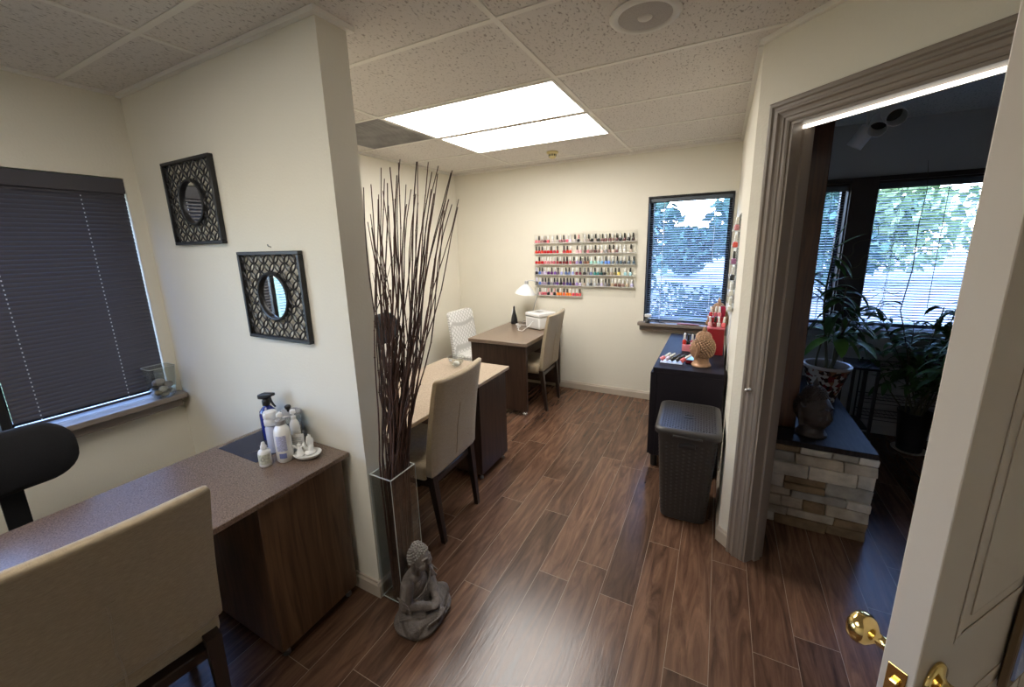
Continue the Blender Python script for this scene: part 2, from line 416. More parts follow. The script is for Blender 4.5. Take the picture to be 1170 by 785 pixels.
# strike plate on the casing/jamb
st = MB(); p = D(DT0+.003, -.02, .93)
st.box(-.003,.003,-.012,.012,-.028,.028, .001); st.tube([(0,0,0),(0,-.0,0)],.001)
o = MB(); o.lathe([(.011,0),(.011,.004),(.006,.006),(.006,.018),(.009,.022),(.004,.028)], (0,0,0), 16, axis='X', rot=Matrix.Rotation(math.radians(-135),3,'Z'))
st.bm.free()
o = o.build('door_catch', M['silver']); o.location = D(DT0-.040, -.0265, .93); tag(o, 'small round metal catch on the taupe doorway casing', 'catch')
# window sills, frames, glass
def window_x(name, W, x_in, x_out, fmat, label):
    r = thing(name, label, 'window'); struct(r)
    y0,y1,z0,z1 = W; f = .035; fx0, fx1 = x_out+.01, x_out+.06
    m = MB()
    m.box(fx0,fx1,y0+.0005,y0+f,z0+.0005,z1-.0005); m.box(fx0,fx1,y1-f,y1-.0005,z0+.0005,z1-.0005)
    m.box(fx0,fx1,y0+f,y1-f,z0+.0005,z0+f); m.box(fx0,fx1,y0+f,y1-f,z1-f,z1-.0005)
    m.build('window_frame', fmat, r, smooth=False)
    m = MB(); m.box(fx0+.02,fx0+.024,y0+f,y1-f,z0+f,z1-f); m.build('window_pane', M['pane'], r, smooth=False)
    return r
def window_y(name, W, fmat, label, sillp=None, f=.035, smat=None):
    r = thing(name, label, 'window'); struct(r)
    x0,x1,z0,z1 = W; fy0, fy1 = BY+T-.07, BY+T-.01
    m = MB()
    m.box(x0+.0005,x0+f,fy0,fy1,z0+.0005,z1-.0005); m.box(x1-f,x1-.0005,fy0,fy1,z0+.0005,z1-.0005)
    m.box(x0+f,x1-f,fy0,fy1,z0+.0005,z0+f); m.box(x0+f,x1-f,fy0,fy1,z1-f,z1-.0005)
    m.build('window_frame', fmat, r, smooth=False)
    # dark lining of the reveal
    m = MB(); e = .0005; l = .012
    m.box(x0+e,x0+l,BY-.006,fy0-e,z0+e,z1-e); m.box(x1-l,x1-e,BY-.006,fy0-e,z0+e,z1-e); m.box(x0+l,x1-l,BY-.006,fy0-e,z1-l,z1-e)
    m.build('window_lining', fmat, r, smooth=False)
    m = MB(); m.box(x0+f,x1-f,fy0+.03,fy0+.034,z0+f,z1-f); m.build('window_pane', M['pane'], r, smooth=False)
    if sillp:
        sx0, sx1, dp = sillp
        m = MB(); m.box(x0+e, x1-e, BY-.0005, fy0-e, z0+e, z0+.008); m.box(sx0, sx1, BY-dp, BY-.0005, z0-.022, z0+.008, .004)
        m.box(sx0+.015, sx1-(.0 if sx1>.08 else .015), BY-dp*.55, BY-.0006, z0-.075, z0-.0225, .004)
        m.build('window_sill', smat or M['sill'], r, smooth=False)
    return r
window_x('window_1', W1, LW, LW-T, M['framebk'], 'left window behind the closed charcoal blind')
window_x('window_2', W2, LW, LW-T, M['framebk'], 'bright window seen in the round mirror')
window_y('window_3', W3, M['framebk'], 'black framed window beside the nail polish racks', (-.70, .0985, .09), .04)
window_y('window_4', W4, M['framebr'], 'narrow window of the dim room, beside the wooden column')
window_y('window_5', W5, M['framebr'], 'wide bright window of the dim room behind the plants')
# dark mullion panel between the two far windows and head rail strip, far sill
m = MB(); m.box(.868, 1.032, BY-.03, BY-.0004, .86, 2.075, .003); m.box(.222, .868, BY-.03, BY-.0004, 2.042, 2.075); m.box(1.032, 2.6, BY-.03, BY-.0004, 2.042, 2.075)
struct(m.build('trim_6', M['framebr'], smooth=False), 'dark brown mullion and head trim of the far windows', 'trim')
m = MB(); m.box(.222, 2.6, BY-.07, BY-.0004, .862, .898, .004); struct(m.build('trim_7', mat('grey_far_sill',(.30,.30,.31),.35), smooth=False), 'grey sill under the far room windows', 'trim')
# left sill, continuous below both left windows
m = MB(); m.box(LW-.10, LW-.0005+.0, W1[0]+.0005, W1[1]-.0005, .8105, .818); m.box(LW-.10, LW-.0005, W2[0]+.0005, W2[1]-.0005, .8105, .818)
m.box(LW+.0003, LW+.105, -1.2, 1.085, .788, .818, .004); m.box(LW+.0003, LW+.065, -1.18, 1.07, .735, .7878, .006)
struct(m.build('trim_8', M['sill'], smooth=False), 'grey taupe window sill below the charcoal blind', 'sill')

# ------------------------------------------------------------------ blinds
def slats(n, width, depth, pitch, tilt, th=.0012, arc=.002):
    """slats along local x, stacked down from z=0, room side = -y"""
    m = MB(); segs = 4
    R = Matrix.Rotation(tilt, 3, 'X')
    for i in range(n):
        z = -pitch*(i+.5)
        up, lo = [], []
        for k in range(segs+1):
            s = (k/segs-.5); y = s*depth; h = arc*(1-4*s*s)
            up.append(V((0,y,h+th/2))); lo.append(V((0,y,h-th/2)))
        ring = up + list(reversed(lo))
        a = [R @ p + V((-width/2,0,z)) for p in ring]; b = [R @ p + V((width/2,0,z)) for p in ring]
        m.loft([a, b])
    return m
def blind(label, loc, rz, width, height, tilt, mt, cords, pitch=.0212, depth=.025, holelight=False, name='window_blind', hr=.038, arc=.002):
    r = thing(name, label, 'blind', loc, rz)
    m = MB(); m.box(-width/2, width/2, -.018, .018, -hr, 0, .003); m.build('headrail', mt, r, smooth=False)
    n = int((height-hr-.03)/pitch)
    o = slats(n, width-.006, depth, pitch, tilt, arc=arc).build('slats', mt, r); o.location = (0,0,-hr+.008)
    m = MB(); zb = -hr-.004-pitch*n-.006; m.box(-width/2+.003, width/2-.003, -.013, .013, zb-.014, zb, .003); m.build('bottom_rail', mt, r, smooth=False)
    for cx in cords:
        m = MB()
        if holelight:  # pale bits in place of daylight shining through the cord holes
            for i in range(n): m.box(cx-.0022, cx+.0022, -.0142, -.0128, -hr-.004-pitch*(i+1)-.001, -hr-.004-pitch*(i+1)+.0052)
        else:
            m.box(cx-.0012, cx+.0012, -.0145, -.0133, zb, -.038); m.box(cx-.0012, cx+.0012, .0133, .0145, zb, -.038)
        m.build('cord_and_hole_light', M['cordhole'], r, smooth=False)
    return r, zb
bl,_ = blind('charcoal closed horizontal blind in the left window above the sill', (LW-.022, .740, 2.036), PI/2, .598, 1.21, math.radians(62), M['slat'], (-.209, .120), depth=.027, holelight=True, hr=.075, arc=.0045)
bl,_ = blind('blind with half open slats, the bright one reflected in the lower mirror', (LW-.022, -.345, 2.036), PI/2, 1.47, 1.21, math.radians(10), M['slatg'], (-.5, 0, .5))
bl,_ = blind('dark open blind in the window beside the nail polish racks', (-.29, BY+.045, 2.036), 0, .70, 1.195, math.radians(17), M['slatg'], (-.22, .22))
m = MB(); m.tube([(-.26,-.025,-.04),(-.262,-.026,-.5),(-.258,-.026,-.74)], .0025, 8); m.build('tilt_wand', M['clear'], bl)
bl,_ = blind('open blind in the narrow far room window beside the wooden column', (.565, BY+.045, 2.026), 0, .58, 1.11, math.radians(14), M['slatg'], (-.2,.2))
bl,_ = blind('open blind in the wide far room window behind the plants', (1.74, BY+.045, 2.026), 0, 1.39, 1.11, math.radians(14), M['slatg'], (-.55,0,.55))
m = MB(); m.tube([(-.30,-.03,-.04),(-.297,-.032,-.6),(-.295,-.032,-.95)], .002, 6); m.build('pull_cord', M['black'], bl)


# ------------------------------------------------------------------ lights
def troffer(x0, x1, y0, y1, label, lm='light'):
    r = thing('ceiling_light', label, 'light', ((x0+x1)/2, (y0+y1)/2, H), group='fluorescent ceiling lights')
    hx, hy = (x1-x0)/2-.014, (y1-y0)/2-.014; f = .014
    m = MB()
    m.box(-hx,hx,-hy,-hy+f,-.009,-.0006); m.box(-hx,hx,hy-f,hy,-.009,-.0006); m.box(-hx,-hx+f,-hy+f,hy-f,-.009,-.0006); m.box(hx-f,hx,-hy+f,hy-f,-.009,-.0006)
    m.build('frame', M['grid'], r, smooth=False)
    m = MB(); m.box(-hx+f,hx-f,-hy+f,hy-f,-.006,-.001); m.build('diffuser', M[lm], r, smooth=False)
    return r
troffer(-2.05, -.82, 2.09, 2.70, 'bright fluorescent ceiling panel, nearer of the two lit panels')
troffer(-2.05, -.82, 2.70, 3.31, 'bright fluorescent ceiling panel, farther one toward the back wall')
troffer(-2.05, -.82, -.96, -.35, 'unseen ceiling panel added near the rear wall over the speckled desk', 'light_added')  # unseen panels, added to brighten the near part of the room
troffer(-2.05, -.82, -.35, .26, 'unseen ceiling panel added right above the speckled desk', 'light_added')

# ------------------------------------------------------------------ ceiling fittings
r = thing('smoke_detector', 'small yellowed smoke detector on the ceiling near the back wall', 'smoke detector', (-1.46, 3.66, H-.0005))
MB().lathe([(.001,0),(.052,0),(.055,-.010),(.048,-.018),(.001,-.018)], n=32).build('base', M['yellowp'], r)
m = MB(); m.lathe([(.034,-.018),(.034,-.042),(.028,-.054),(.012,-.060),(.001,-.060)], n=32, cap=False); m.build('cap', M['yellowp'], r)
m = MB()
for k in range(10):
    a = 2*PI*k/10; m.box(.033,.0355,-.006,.006,-.040,-.024, mtx=Matrix.Rotation(a,4,'Z'))
m.build('slots', M['black'], r, smooth=False)
r = thing('ceiling_speaker', 'round off-white speaker grille recessed in the ceiling tile', 'speaker', (-.318, 1.735, H-.0005))
MB().lathe([(.098,-.001),(.128,-.001),(.130,-.006),(.122,-.012),(.104,-.013),(.098,-.009)], n=48, cap=False).build('ring', M['offw'], r)
gm = mat('speaker_grille_mesh', (.50,.46,.42), .6, bump=.6, bscale=900, scale=500, var=.2)
MB().lathe([(.001,-.012),(.02,-.0125),(.06,-.011),(.099,-.009),(.099,-.002),(.001,-.002)], n=48).build('grille', gm, r)
MB().lathe([(.001,-.020),(.018,-.0185),(.026,-.014),(.028,-.011),(.001,-.011)], n=32).build('centre_cap', M['offw'], r)
r = thing('return_air_vent', 'grey metal return air panel in the ceiling left of the lights', 'vent', (-2.385, 2.395, H-.0005))
m = MB(); m.box(-.32,.32,-.29,.29,-.004,-.0005)
m.build('panel', M['vent'], r, smooth=False)
m = MB()
for k in range(26): m.box(-.30,.30,-.275+.0215*k,-.272+.0215*k,-.007,-.0045)
m.build('louvres', M['vent'], r, smooth=False)

# ------------------------------------------------------------------ mirrors
def lattice_mirror(label, loc):
    r = thing('wall_mirror', label, 'mirror', loc, group='black lattice framed mirrors')
    W, Hh, b, d = .225, .203, .016, .020      # half sizes, bar, depth ; local x along wall, -y into room
    m = MB()
    for bx in ((-W,W,Hh-b,Hh),(-W,W,-Hh,-Hh+b),(-W,-W+b,-Hh+b,Hh-b),(W-b,W,-Hh+b,Hh-b)):
        m.box(bx[0],bx[1],-d-.004,-.001,bx[2],bx[3],.002,1)
    m.build('frame', M['black'], r)
    m = MB(); S = .0530; R = S/2**.5; rin = .100
    for i in range(-7,8):
        for j in range(-7,8):
            cx, cz = (i+j)*S*.7071, (i-j)*S*.7071
            run = []
            for k in range(41):
                a = 2*PI*k/40; x, z = cx+R*math.cos(a), cz+R*math.sin(a)
                ok = abs(x) < W-b+.003 and abs(z) < Hh-b+.003 and math.hypot(x,z) > rin
                if ok: run.append((x,-d+.006,z))
                if (not ok or k == 40) and len(run) > 1: m.tube(run, .0041, 4, True)
                if not ok: run = []
    m.build('lattice', M['black'], r)
    m = MB(); n = 64; prof = [(.097,-.003),(.097,-.016),(.100,-.023),(.106,-.025),(.111,-.022),(.113,-.014),(.113,-.003)]
    m.lathe([(a, b_) for a, b_ in prof], n=n, cap=False, axis='Y'); m.build('ring', M['black'], r)
    MB().lathe([(.0975,-.010),(.0975,-.006)], n=64, axis='Y').build('glass', M['mirror'], r, smooth=False)
    return r
lattice_mirror('black lattice mirror hung higher, nearer the charcoal blind', (-2.343, PY-.0003, 1.882))
lattice_mirror('black lattice mirror hung lower, below a small nail', (-1.797, PY-.0003, 1.434))
o = MB().tube([(0,0,0),(0,-.012,.004),(0,-.014,.012)], [.0022,.0018,.0025], 8).build('nail', M['black'], loc=(-1.785, PY-.0003, 1.655)); tag(o, 'small dark nail in the wall above the lower mirror', 'nail')

# ------------------------------------------------------------------ desks
def desk(label, loc, L, W, top_m, side_m, foot):
    """origin at floor, x 0..W (W side = chair side), y 0..L; pedestal at far end"""
    r = thing('salon_desk', label, 'desk', loc)
    m = MB(); m.box(0,W,0,L,.716,.74,.003,1); m.build('desk_top', top_m, r)
    m = MB(); m.box(.03,W-.022,L-.40,L-.025,.045,.7155,.003,1); m.build('pedestal', side_m, r)
    m = MB(); m.box(.03,W-.022,.025,.065,.045,.7155,.003,1); m.build('end_panel', side_m, r)
    m = MB(); m.box(.05,.07,.0655,L-.4005,.56,.7155); m.build('back_panel', side_m, r, smooth=False)
    for x in (.06, W-.05):
        for y in (.045, L-.37, L-.06):
            m = MB()
            if foot == 'ball': m.ball((0,0,.0225),.0215,3); m.tube([(0,0,.03),(0,0,.045)],.008)
            else: m.lathe([(.010,.0005),(.014,.003),(.014,.014),(.006,.016),(.006,.045)], n=16)
            o = m.build('foot', M['chrome'] if foot == 'ball' else M['silver'], r); o.location = (x,y,0)
    return r
D1X, D1Y = -2.06, -.42
desk('brown speckled desk below the two black mirrors', (D1X, D1Y, 0), 1.515, .63, M['lam'], M['walnut'], 'glide')
desk('tan topped desk behind the twigs, with the glass bowl', (-1.96, 1.262, 0), 1.25, .60, M['lamt'], M['walnutd'], 'glide')
# back desk
r = thing('salon_desk', 'dark desk against the back wall holding the white lamp', 'desk', (-2.17, 3.165, 0))
m = MB(); m.box(0,.64,0,.945,.705,.74,.003,1); m.build('desk_top', M['lamd'], r)
m = MB(); m.box(.02,.625,.02,.055,.055,.7045,.002,1); m.build('end_panel', M['walnutd'], r)
m = MB(); m.box(.02,.625,.89,.925,.055,.7045,.002,1); m.build('end_panel', M['walnutd'], r)
m = MB(); m.box(.585,.605,.0555,.8895,.60,.7045,.002,1); m.build('apron', M['walnutd'], r)
m = MB(); m.box(.10,.56,.0560,.40,.58,.7045,.002,1); m.build('drawer_box', M['walnutd'], r)
for x,y in ((.595,.04),(.05,.04),(.595,.905),(.05,.905)):
    m = MB(); m.ball((0,0,.0255),.025,3); m.tube([(0,0,.04),(0,0,.0545)],.009,10); o = m.build('caster', M['chrome'], r); o.location = (x,y,0)

# ------------------------------------------------------------------ upholstered chairs (sitter faces local -x)
def rrect(hx, hy, r, n=5):
    pts = []
    for cx, cy, a0 in ((hx-r,hy-r,0),(-hx+r,hy-r,90),(-hx+r,-hy+r,180),(hx-r,-hy+r,270)):
        for k in range(n+1):
            a = math.radians(a0+90*k/n); pts.append((cx+r*math.cos(a), cy+r*math.sin(a)))
    return pts
def chair_mesh_back(W, z0, z1, th, lean, bow, sag=0.0, rnd=.012, topr=0):
    """upright pad: lean (x at top), bow (centre pushed back), sag of the top edge"""
    m = MB(); rings = []; N = 14
    def ring(z, shrink, wshr=0):
        hw = W/2 - shrink - wshr; t = (z-z0)/(z1-z0)
        pts = []
        ys = [hw*(2*k/12-1) for k in range(13)]
        tl = th*(1-.25*t) - 2*shrink*.8
        for y in ys:
            q = (y/(W/2))**2; x = lean*t*t*.55+lean*t*.45 + bow*(1-q)*t
            e = rnd*(abs(y)/(W/2))**12
            pts.append((x+tl/2-e, y, z - sag*(1-q)*t**4))
        for y in reversed(ys):
            q = (y/(W/2))**2; x = lean*t*t*.55+lean*t*.45 + bow*(1-q)*t
            e = rnd*(abs(y)/(W/2))**12
            pts.append((x-tl/2+e, y, z - sag*(1-q)*t**4))
        return [V(p) for p in pts]
    rings.append(ring(z0+.001, .006)); rings.append(ring(z0+.008, .001))
    for k in range(1, N): rings.append(ring(z0+(z1-z0-.02)*k/N, 0))
    if topr:
        for k in range(9):
            a = k/8*PI/2; rings.append(ring(z1-topr+topr*math.sin(a)*.98, .004*k/8, topr*(1-math.cos(a))))
    else:
        rings.append(ring(z1-.018,.0)); rings.append(ring(z1-.007,.004)); rings.append(ring(z1,.014))
    m.loft(rings); return m
def upholstered_chair(label, loc, rz, fabric=None, H0=.98, group='tan upholstered chairs', seam=True, topr=0, lean=.085, sag=.012, zb=.42):
    fabric = fabric or M['fabric']
    r = thing('upholstered_chair', label, 'chair', loc, rz, group)
    W = .465
    m = MB(); m.box(-.43,.02,-W/2,W/2,.385,.475,.022,3); m.build('seat', fabric, r)
    o = chair_mesh_back(W, zb, H0, .062, lean, .014, sag if not topr else 0, topr=topr).build('backrest', fabric, r, angle=60); o.location = (.045,0,0)
    if seam:
        m = MB(); pts = []
        for k in range(10):
            z = .46+.32*k/9; t = (z-.42)/(H0-.42); x = .045+lean*t*t*.55+lean*t*.45+.014*t+.062*(1-.25*t)/2+.0003
            pts.append((x, -.006+.003*math.sin(k), z))
        m.tube(pts, .0026, 6); p = pts[-1]; m.tube([(p[0],p[1]-.002,p[2]),(p[0],p[1]+.016,p[2]+.001)], .0016, 6)
        s = m.build('centre_seam', fabric, o); s.location = (-.045,0,0)
    m = MB(); m.box(-.40,.045,-W/2+.02,W/2-.02,.345,.3845,.004,1); m.build('seat_rail', M['legw'], r)
    def leg(x0,y0,x1,y1,a,b,z1):
        m = MB(); m.loft([[V((x1+sx*b,y1+sy*b,.0005)) for sx,sy in ((-1,-1),(1,-1),(1,1),(-1,1))], [V((x0+sx*a,y0+sy*a,z1)) for sx,sy in ((-1,-1),(1,-1),(1,1),(-1,1))]])
        m.build('leg', M['legw'], r, smooth=False)
    for s in (-1,1):
        leg(-.385, s*(W/2-.035), -.395, s*(W/2-.035), .021, .013, .3445)
        leg(.040, s*(W/2-.035), .085, s*(W/2-.045), .021, .013, .419)
    return r
upholstered_chair('tan upholstered chair at the brown speckled desk, nearest the camera', (-1.455, .278, 0), math.radians(-8), H0=1.005, lean=.15, sag=.004, zb=.488)
upholstered_chair('tan upholstered chair beside the tall twigs, at the glass bowl desk', (-1.365, 1.70, 0), math.radians(3))
upholstered_chair('tan upholstered chair at the back wall desk, near the white sterilizer box', (-1.53, 3.60, 0), math.radians(2))
wf, nt, b = new_mat('white_patterned_fabric')
tc = nt.nodes.new('ShaderNodeTexCoord'); mp = nt.nodes.new('ShaderNodeMapping'); mp.inputs['Rotation'].default_value = (math.radians(45),0,0); mp.inputs['Scale'].default_value = (26,26,26)
nt.links.new(tc.outputs['Object'], mp.inputs['Vector'])
vo = nt.nodes.new('ShaderNodeTexVoronoi'); vo.inputs['Scale'].default_value = 1.0; vo.inputs['Randomness'].default_value = 0; vo.feature = 'DISTANCE_TO_EDGE'
nt.links.new(mp.outputs[0], vo.inputs['Vector'])
rr = nt.nodes.new('ShaderNodeValToRGB'); rr.color_ramp.elements[0].color = (.52,.51,.48,1); rr.color_ramp.elements[1].color = (.82,.81,.78,1); rr.color_ramp.elements[0].position=.06; rr.color_ramp.elements[1].position=.14
nt.links.new(vo.outputs['Distance'], rr.inputs['Fac']); nt.links.new(rr.outputs['Color'], b.inputs['Base Color']); b.inputs['Roughness'].default_value = .9
upholstered_chair('white patterned chair with rounded back on the wall side of the back desk', (-2.475, 3.62, 0), PI, wf, .93, None, False, .06, lean=.06)

# ------------------------------------------------------------------ task chairs
def task_chair(label, loc, rz, top=.99, wide=.42, bh=.24):
    """swivel chair; sitter faces local +x"""
    r = thing('task_chair', label, 'chair', loc, rz)
    for k in range(5):
        a = 2*PI*k/5+.3; m = MB(); e = V((math.cos(a),math.sin(a),0))
        m.tube([e*.02+V((0,0,.11)), e*.16+V((0,0,.10)), e*.28+V((0,0,.075))], [.022,.019,.013], 8)
        o = m.build('base_arm', M['black'], r)
        c = MB(); c.lathe([(.010,-.012),(.024,-.012),(.027,-.006),(.027,.006),(.024,.012),(.010,.012)], (0,0,0), 16, axis='X', rot=Matrix.Rotation(a+PI/2,3,'Z')); w = c.build('caster', M['black'], o); w.location = e*.285+V((0,0,.0275))
    m = MB(); m.tube([(0,0,.08),(0,0,.40)], .024, 14); m.build('gas_column', M['black'], r)
    m = MB(); rings = []
    for z, s in ((.405,.86),(.415,.97),(.44,1.0),(.465,.985),(.480,.93),(.486,.80)):
        rings.append([V((x*s+.0, y*s, z)) for x, y in rrect(.22,.23,.09,6)])
    m.loft(rings); m.build('seat', M['blackfab'], r, angle=70)
    m = MB(); pts = [(-.05,0,.39),(-.24,0,.385),(-.30,0,.42),(-.315,0,.55),(-.30,0,top-bh*.6)]
    rings = [[V(p)+V((dx,dy,0)) if i > 1 else V(p)+V((0,dy,dx)) for dx,dy in ((-.007,-.032),(.007,-.032),(.007,.032),(-.007,.032))] for i, p in enumerate(pts)]
    m.loft(rings); m.build('back_post', M['black'], r, smooth=False)
    m = MB(); rings = []
    zc = top-bh/2
    for dx, s in ((-.030,.78),(-.024,.93),(-.010,1.0),(.008,1.0),(.022,.95),(.032,.80)):
        rings.append([V((-.275+dx + .10*(y/(wide/2))**2*.35, y*s, zc+z*s)) for y, z in rrect(wide/2,bh/2,bh*.42,7)])
    m.loft(rings); m.build('backrest', M['blackfab'], r, angle=70)
    return r
task_chair('black swivel task chair between the speckled desk and the left window', (-2.135, .315, 0), 0, .985, .385, .25)
task_chair('black task chair behind the twigs, on the wall side of the bowl desk', (-2.22, 2.38, 0), math.radians(10), 1.10, .42, .26)

# ------------------------------------------------------------------ black cabinet and hamper
r = thing('low_black_cabinet', 'black-brown low cabinet against the right wall under the copper head', 'cabinet', (-.365, 2.80, 0))
m = MB(); m.box(0,.445,0,1.14,.735,.77,.002,1); m.build('cabinet_top', M['blackwood'], r)
m = MB(); m.box(0,.030,0,1.14,.10,.7345,.002,1); m.box(.0305,.445,0,.03,.10,.7345,.002,1); m.box(.0305,.445,1.11,1.14,.10,.7345,.002,1); m.box(.0305,.445,.0305,1.1095,.10,.13); m.box(.425,.445,.0305,1.1095,.1305,.7345)
m.build('carcass', M['blackwood'], r, smooth=False)
for y0 in (.05,.60):
    m = MB(); m.box(-.016,-.0005,y0-.045,y0+.495,.105,.730,.002,1); o = m.build('door', M['blackwood'], r)
    m = MB(); m.tube([(-.017,y0+.22,.60),(-.032,y0+.22,.60),(-.032,y0+.22,.50),(-.017,y0+.22,.50)],.004,8); m.build('handle', M['silver'], o)
for x in (.03,.40):
    for y in (.04,1.09):
        m = MB(); m.lathe([(.018,.0005),(.022,.004),(.026,.0995)], n=16); o = m.build('leg', M['black'], r); o.location = (x,y,0)

r = thing('laundry_hamper', 'dark rattan-look plastic hamper with lid beside the black cabinet', 'hamper', (-.098, 2.44, 0), math.radians(2))
m = MB(); rings = []
hx0, hy0, hx1, hy1 = .125, .175, .158, .212
N = 40
wv = 60
def hring(z, t, off=0):
    hx, hy = hx0+(hx1-hx0)*t+off, hy0+(hy1-hy0)*t+off
    return hx, hy
zs = [.001,.012]+[.02+.012*i for i in range(46)]
rows = []
for i, z in enumerate(zs):
    t = z/.575; hx, hy = hring(z, t, -.012 if i == 0 else 0)
    base = rrect(hx, hy, .045, 8)
    # resample perimeter into 128 points and weave in/out
    P_ = [V((x,y,0)) for x,y in base]; Ls = [0]
    for a, b_ in zip(P_, P_[1:]+P_[:1]): Ls.append(Ls[-1]+(b_-a).length)
    ring = []
    K = 132
    for q in range(K):
        s = Ls[-1]*q/K; j = max(0, next(ii for ii in range(len(Ls)) if Ls[ii+1] > s)); a, b_ = P_[j], P_[(j+1)%len(P_)]
        f = (s-Ls[j])/(Ls[j+1]-Ls[j]); p = a.lerp(b_, f)
        amp = .0030 if 2 < i < len(zs)-3 else 0
        w = amp*(1 if (i + q//3) % 2 == 0 else -1)*(1 if q % 3 == 1 else .25)
        n = p.normalized(); ring.append(p + n*w + V((0,0,z)))
    rows.append(ring)
m.loft(rows); m.build('body', M['resin'], r, angle=25)
m = MB(); rings = []
for z, o_ in ((.561,.008),(.563,.016),(.583,.018),(.594,.014),(.600,.004),(.602,-.010),(.600,-.016)):
    rings.append([V((x,y,z)) for x,y in rrect(hx1+o_, hy1+o_, .05, 8)])
m.loft(rings, cap=True); o = m.build('lid', M['resin'], r, angle=50)
m = MB()
for i in range(20):
    for j in range(27):
        x, y = -.138+i*.0145, -.19+j*.0146
        if abs(x) < .14 and abs(y) < .195 and not (abs(x) < .03 and abs(y+.02) < .03): m.box(x-.0058,x+.0058,y-.003,y+.003,.6005,.6035) if (i+j)%2 else m.box(x-.003,x+.003,y-.0058,y+.0058,.6005,.6035)
m.build('woven_top', M['resin'], o, smooth=False)
m = MB(); m.loft([[V((x,y-.02,z)) for x,y in rrect(.030*s,.022*s,.012*s,4)] for z, s in ((.6006,1),(.604,1),(.6045,.85),(.6012,.8))]); m.build('finger_hole', M['black'], o)
m = MB(); m.box(-.045,.045,-hy1-.0045,-hy1+.01,.49,.522,.006); m.build('hand_slot', M['black'], r)
m = MB(); m.box(-.075,.075,-hy1-.024,-hy1-.012,.556,.572,.005); m.build('lid_latch', M['resin'], r)
# ------------------------------------------------------------------ open door (right edge of the view)
hin = V((.867,1.433,0)); dd = V((-.578,-.689,0)).normalized(); nn = V((.766,-.643,0)).normalized()
door = thing('door_1', 'open beige panel door with brass knobs, cut by the right frame edge', 'door', hin)
door.matrix_world = Matrix.Translation(hin) @ Matrix((dd, nn, V((0,0,1)))).transposed().to_4x4()
struct(door)
DWD = .90
m = MB(); m.box(0, DWD, 0, .042, .012, 2.05, .0015, 1); slab_ = m.build('door_slab', M['door'], door, smooth=False)
m = MB()
def ridge(x0,x1,z0,z1,y=.0422):
    w = .014
    for a in ((x0,x1,z0,z0+w),(x0,x1,z1-w,z1),(x0,x0+w,z0+w,z1-w),(x1-w,x1,z0+w,z1-w)): m.box(a[0],a[1],y,y+.0022,a[2],a[3],.001,1)
for x0,x1 in ((.11,.42),(.48,.79)):
    for z0,z1 in ((.20,.80),(.97,1.62),(1.72,1.95)):
        ridge(x0,x1,z0,z1); m.box(x0+.04,x1-.04,.0422,.0438,z0+.04,z1-.04,.0014,1)
m.build('panel_moulding', M['door'], slab_, smooth=False)
def knob(y0, sgn):
    m = MB()
    prof = [(.001,0),(.032,0),(.033,.003),(.029,.008),(.014,.011),(.0105,.016),(.0105,.030),(.015,.034),(.024,.040),(.0285,.049),(.029,.058),(.025,.067),(.015,.073),(.001,.0745)]
    m.lathe([(r_, sgn*z_) for r_, z_ in prof], (0,0,0), 32, axis='Y')
    o = m.build('door_knob', M['brass'], door, angle=60); o.location = (DWD-.060, y0, .925); return o
knob(.0425, 1); knob(-.0005, -1)
m = MB(); m.box(DWD+.0002, DWD+.002, .0085, .0335, .896, .954, .0005, 1); m.build('latch_plate', M['brass'], door, smooth=False)
m = MB(); m.box(DWD+.002, DWD+.010, .015, .027, .918, .932, .002, 1); m.build('latch_bolt', M['brass'], door, smooth=False)
for z in (.25,1.03,1.82):
    m = MB(); m.tube([(-.004,-.004,z-.045),(-.004,-.004,z+.045)], .006, 10); m.build('hinge', M['brass'], door)
# panel on the door face, blue daylight put into its face colour
r = thing('hanging_panel', 'glossy panel with blue light painted into its face, brown edge, hung on the open door', 'panel', (0,0,0))
r.matrix_world = door.matrix_world.copy()
m = MB(); m.box(.34,.540,.0462,.058,.745,1.02,.002,1); m.build('backing', mat('brown_wood_edge', (.16,.10,.05), .5), r, smooth=False)
m = MB(); m.box(.338,.528,.0582,.062,.77,1.015); m.build('face', mat('gloss_blue_light', (.34,.44,.80), .15), r, smooth=False)

# glowing strip added under the door head for the bright line there
r = thing('glow_strip', 'thin glowing strip added for the bright line along the top of the doorway', 'light', D((DT0+DT1)/2, .052, DZ-.024))
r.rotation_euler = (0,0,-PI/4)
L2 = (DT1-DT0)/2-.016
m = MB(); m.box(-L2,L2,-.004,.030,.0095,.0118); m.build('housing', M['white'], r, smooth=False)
m = MB(); m.box(-L2,L2,-.008,.004,-.003,.0092); m.build('diffuser', M['glowstrip'], r, smooth=False)

# ------------------------------------------------------------------ glass vase and twigs
VX, VY = -1.2575, 1.178
r = thing('glass_vase', 'tall square clear glass vase standing at the end of the partition wall', 'vase', (VX, VY, 0))
hx, hy, hz, th = .064, .078, .652, .006
m = MB()
def sq(x,y,z): return [V((-x,-y,z)),V((x,-y,z)),V((x,y,z)),V((-x,y,z))]
m.loft([sq(hx,hy,.001), sq(hx,hy,hz), sq(hx-th,hy-th,hz), sq(hx-th,hy-th,.016), sq(.001,.001,.016)], cap=True)
m.build('vase_body', M['glass'], r, smooth=False)
edge = mat('polished_glass_edge', (.50,.53,.50), .15, spec=.8)
m = MB(); e = .0016
for sx in (-1,1):
    for sy in (-1,1): m.tube([(sx*(hx-.001),sy*(hy-.001),.003),(sx*(hx-.001),sy*(hy-.001),hz-.002)], e, 6)
m.build('corner_edge', edge, r)
m = MB()
c4 = [(-hx+.003,-hy+.003),(hx-.003,-hy+.003),(hx-.003,hy-.003),(-hx+.003,hy-.003)]
